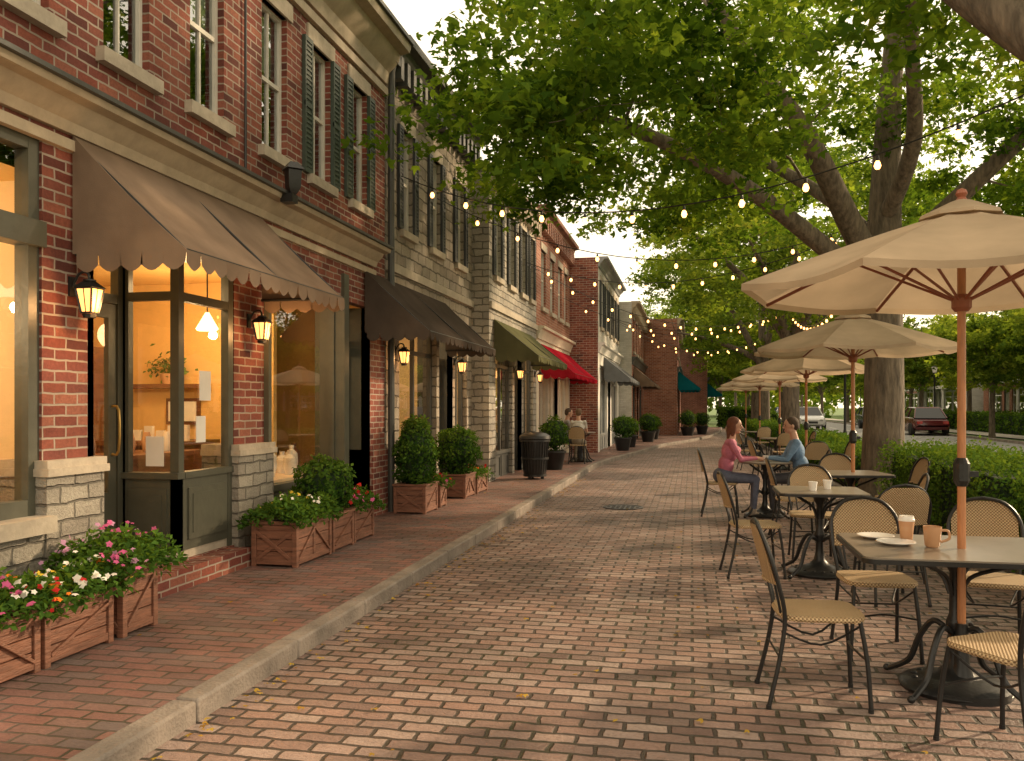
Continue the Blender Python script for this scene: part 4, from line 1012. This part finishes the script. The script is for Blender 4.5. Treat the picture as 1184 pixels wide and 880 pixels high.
# ------------------------------------------------------------------ cars + lamp
def car(loc,rot,col,name='parked_car'):
    key='carpaint'+str(col); m,nt_,b=base('car_paint'); b.inputs['Base Color'].default_value=(*col,1); b.inputs['Roughness'].default_value=.25; b.inputs['Coat Weight'].default_value=.6; M[key]=m
    if 'carglass' not in M: M['carglass']=plain('car_glass',(.02,.025,.03),.08,var=.02); M['tyre']=plain('tyre_rubber',(.02,.02,.02),.8); M['hl']=plain('head_lamp',(.8,.8,.75),.1,var=.02); M['tl']=plain('tail_lamp',(.5,.02,.02),.2,var=.02)
    mb=MB()
    secs=[(-2.2,.42,.62,.70),(-2.1,.3,.80,.82),(-1.3,.24,.92,.88),(-.6,.22,.94,.9),(.6,.22,.95,.9),(1.2,.22,.92,.9),(1.95,.26,.82,.85),(2.2,.36,.66,.72)]
    vs=[];fs=[]
    for y,zb,zt,w in secs:
        vs+=[(-w*.9,y,zb),(-w,y,zb+.12),(-w,y,zt-.16),(-w*.9,y,zt),(w*.9,y,zt),(w,y,zt-.16),(w,y,zb+.12),(w*.9,y,zb)]
    for i in range(len(secs)-1):
        for j in range(8): fs.append((i*8+j,i*8+(j+1)%8,(i+1)*8+(j+1)%8,(i+1)*8+j))
    fs+=[tuple(range(7,-1,-1)),tuple(range(len(secs)*8-8,len(secs)*8))]; mb.add(vs,fs,key)
    B=[(-.78,-1.75,.9),(.78,-1.75,.9),(.8,.95,.93),(-.8,.95,.93)];T=[(-.6,-1.2,1.42),(.6,-1.2,1.42),(.62,.25,1.45),(-.62,.25,1.45)]
    mb.add(B+T,[(0,1,5,4),(1,2,6,5),(2,3,7,6),(3,0,4,7)],'carglass'); mb.add(T+[(a*.96,b*.96,1.48) for a,b,c in T],[(0,1,5,4),(1,2,6,5),(2,3,7,6),(3,0,4,7),(4,5,6,7)],key)
    for i in range(4): mb.bar(B[i],T[i],.06,.06,key)
    for sx in(-1,1): mb.bar((sx*.8,-.35,.92),(sx*.625,-.4,1.44),.06,.05,key); mb.box(sx*.9-.08,sx*.9+.08,.7,.82,.92,1.04,key)
    for sx in(-1,1):
        for y in(-1.35,1.35):
            mb.M=Matrix.Translation((sx*.82,y,.32))@Matrix.Rotation(math.pi/2,4,'Y'); mb.lathe([(.2,-.11),(.31,-.11),(.33,-.08),(.33,.08),(.31,.11),(.2,.11)],(0,0,0),'tyre',20); mb.lathe([(0,-.1),(.2,-.1),(.2,.1),(0,.1)],(0,0,0),'grey',12); mb.M=None
        mb.box(sx*.6-.14,sx*.6+.14,2.12,2.2,.58,.7,'hl'); mb.box(sx*.62-.13,sx*.62+.13,-2.2,-2.14,.6,.74,'tl')
    mb.box(-.35,.35,2.19,2.215,.42,.56,'black')
    return mb.obj(name,loc=loc,rot=rot,bevel=.02)
car((12.1,50,-.01),0,(.11,.014,.018)); car((7.5,60,-.01),math.pi,(.6,.6,.6)); car((12.1,64,-.01),0,(.03,.04,.06)); car((7.5,74,-.01),math.pi,(.05,.08,.16))
def lamp(x,y):
    mb=MB(); mb.lathe([(.16,0),(.16,.1),(.1,.2),(.07,.5),(.05,.6),(.045,3.3),(.07,3.35),(.05,3.42)],(0,0,0),'black',12)
    mb.lathe([(.09,3.42),(.17,3.75)],(0,0,0),'ceramic',8); mb.lathe([(.2,3.75),(.08,3.95),(.02,4.02),(.03,4.1),(0,4.15)],(0,0,0),'black',8); mb.obj('street_lamp',loc=(x,y,0))
for x,y in((13.5,53),(13.5,75),(5.9,36),(5.9,58)): lamp(x,y)

# ------------------------------------------------------------------ people
M['skin']=plain('skin',(.50,.28,.19),.5,var=.06)
M['eye']=plain('eye_dark',(.03,.02,.015),.3); M['lips']=plain('lips',(.42,.16,.13),.5)
def remeshed(mb,vox,it,f=.4):
    t=mb.obj('tmp'); md=t.modifiers.new('r','REMESH'); md.mode='VOXEL'; md.voxel_size=vox; sm=t.modifiers.new('s','SMOOTH'); sm.iterations=it; sm.factor=f
    dg=bpy.context.evaluated_depsgraph_get(); me=bpy.data.meshes.new_from_object(t.evaluated_get(dg)); bpy.data.objects.remove(t); me.materials.clear(); return me
def person(name,loc,face,top,bot,hair,shoe,longhair=False,female=False,lean=.06,sleeve='short',tilt=0):
    for k,c in(('top',top),('bot',bot),('hair',hair),('shoe',shoe)):
        M[name+k]=plain(name+'_'+k,c,.8,var=.2,scale=14,bump=.3,bscale=30)
    T,Bm,Hm,Sm=[name+k for k in('top','bot','hair','shoe')]
    fw=.9 if female else 1.
    nec=(0,lean+.025,1.15)
    segs=[]
    def sg(a,b,ra,rb,m,n=6): segs.append((Vector(a),Vector(b),ra,rb,m))
    blobs=[((0,0,.57),(.175*fw+.01,.14,.12),Bm),((0,lean*.4,.72),(.145*fw,.105,.14),T),((0,lean*.9,.9),(.17*fw,.115,.15),T),((0,lean,1.01),(.165*fw,.085,.07),T)]
    if female: blobs.append(((.0,lean+.08,.92),(.12,.06,.06),T))
    sg((0,lean,1.03),nec,.062,.05,'skin')
    for s in(-1,1):
        sh=(s*.175*fw,lean,1.03);elb=(s*.215*fw,lean+.13,.80);wr=(s*.10,lean+.35,.815)
        sg(sh,Vector(sh).lerp(Vector(elb),.55),.056*fw,.048*fw,T); sg(Vector(sh).lerp(Vector(elb),.5),elb,.045*fw,.037*fw,'skin' if sleeve=='short' else T)
        sg(elb,wr,.037*fw,.024*fw,'skin' if sleeve=='short' else T)
        sg((s*.09,0,.55),(s*.11,.43,.53),.088*fw,.062*fw,Bm); sg((s*.11,.43,.53),(s*.11,.40,.12),.058*fw,.04*fw,Bm)
        sg((s*.11,.38,.06),(s*.125,.55,.04),.04,.03,Sm); sg((s*.11,.40,.12),(s*.11,.38,.06),.04,.042,Sm)
        wv=Vector(wr); pc=wv+Vector((-s*.03,.05,-.012)); sg(wv,pc,.023,.026,'skin'); sg(pc,pc+Vector((-s*.018,.02,0)),.026,.024,'skin')
        for i in range(4):
            o=pc+Vector((s*(.018-.012*i)-s*.012,.022,-.002)); ln=[.03,.034,.032,.026][i]
            k1=o+Vector((-s*.008,ln,.006)); k2=k1+Vector((-s*.006,ln*.8,-.014)); sg(o,k1,.0095,.0088,'skin'); sg(k1,k2,.0088,.0075,'skin')
        t0=wv+Vector((-s*.045,.02,0)); sg(t0,t0+Vector((-s*.022,.03,.006)),.011,.0095,'skin'); sg(t0+Vector((-s*.022,.03,.006)),t0+Vector((-s*.024,.055,.004)),.0095,.0085,'skin')
    mb=MB()
    for c,r,m in blobs: mb.ball(c,r,'skin',20,14)
    for a,b,ra,rb,m in segs: 
        mb.tube([a,b],[ra,rb],'skin',12); mb.ball(a,ra,'skin',12,8); mb.ball(b,rb,'skin',12,8)
    me=remeshed(mb,.0085,3); ml=['skin',T,Bm,Sm]
    for k in ml: me.materials.append(M[k])
    n=len(me.polygons); ce=np.empty(n*3); me.polygons.foreach_get('center',ce); ce=ce.reshape(-1,3); best=np.full(n,1e9); bm=np.zeros(n,int)
    for a,b,ra,rb,m in segs:
        a=np.array(a);b=np.array(b);ab=b-a;t=np.clip(((ce-a)@ab)/(ab@ab),0,1); d=np.linalg.norm(ce-(a+t[:,None]*ab),axis=1)-(ra+(rb-ra)*t); u=d<best; best[u]=d[u]; bm[u]=ml.index(m)
    for c,r,m in blobs:
        d=(np.linalg.norm((ce-np.array(c))/np.array(r),axis=1)-1)*min(r); u=d<best; best[u]=d[u]; bm[u]=ml.index(m)
    me.polygons.foreach_set('material_index',bm.astype(np.int32)); me.shade_smooth(); me.update()
    e=empty(name,loc,R(face-90)); o=bpy.data.objects.new('body',me); COL.objects.link(o); o.parent=e
    h=MB()
    h.ball((0,0,.02),(.074,.092,.092),'skin',20,14); h.ball((0,.02,-.04),(.055,.066,.065),'skin',16,12); h.tube([(0,.088,.015),(0,.108,-.018),(0,.092,-.024)],[.008,.014,.01],'skin',8); h.ball((0,.07,-.085),(.02,.018,.015),'skin',8,6)
    for s in(-1,1): h.ball((s*.075,-.005,-.005),(.01,.02,.03),'skin',8,8)
    h.tube([(0,-.02,-.13),(0,-.01,-.04)],[.05,.05],'skin',12)
    hm=remeshed(h,.005,4); hm.materials.append(M['skin']); hm.shade_smooth()
    ho=bpy.data.objects.new('head',hm); COL.objects.link(ho); ho.parent=e; ho.location=(0,lean+.055,1.255); ho.rotation_euler=(R(-6),0,R(tilt))
    f=MB()
    for s in(-1,1): f.ball((s*.03,.083,.012),(.011,.008,.006),'eye',8,6); f.tube([(s*.016,.092,.032),(s*.044,.082,.033)],.004,Hm,5)
    f.tube([(-.022,.083,-.053),(0,.09,-.055),(.022,.083,-.053)],.0055,'lips',6)
    f.obj('face_features',ho)
    hr=MB(); hr.ball((0,-.018,.038),(.083,.094,.088),Hm,18,12); hr.ball((0,-.05,-.0),(.075,.06,.075),Hm,14,10)
    if longhair:
        hr.ball((0,-.06,-.07),(.07,.045,.12),Hm,14,10); hr.ball((0,-.055,-.15),(.06,.035,.08),Hm,14,10)
        for s in(-1,1): hr.ball((s*.068,-.01,-.05),(.022,.04,.1),Hm,10,8)
    hm=remeshed(hr,.006,3); hm.materials.append(M[Hm]); hm.shade_smooth()
    o=bpy.data.objects.new('hair',hm); COL.objects.link(o); o.parent=ho
    return e
person('seated_woman',(.42,12.25,-.02),0,(.46,.14,.21),(.09,.10,.15),(.12,.04,.02),(.25,.2,.16),True,True,.1,'long',-8)
person('seated_man',(1.5,12.35,-.02),180,(.14,.24,.38),(.05,.05,.06),(.06,.035,.02),(.06,.04,.03),False,False,.12,'long',10)
person('seated_customer',(-3.18,21.7,.08),15,(.28,.27,.26),(.05,.05,.06),(.08,.05,.03),(.05,.04,.03),False,False,.08,'long')
person('seated_customer',(-2.75,21.22,.08),90,(.5,.48,.43),(.22,.18,.13),(.12,.07,.04),(.05,.04,.03),False,True,.08,'short')
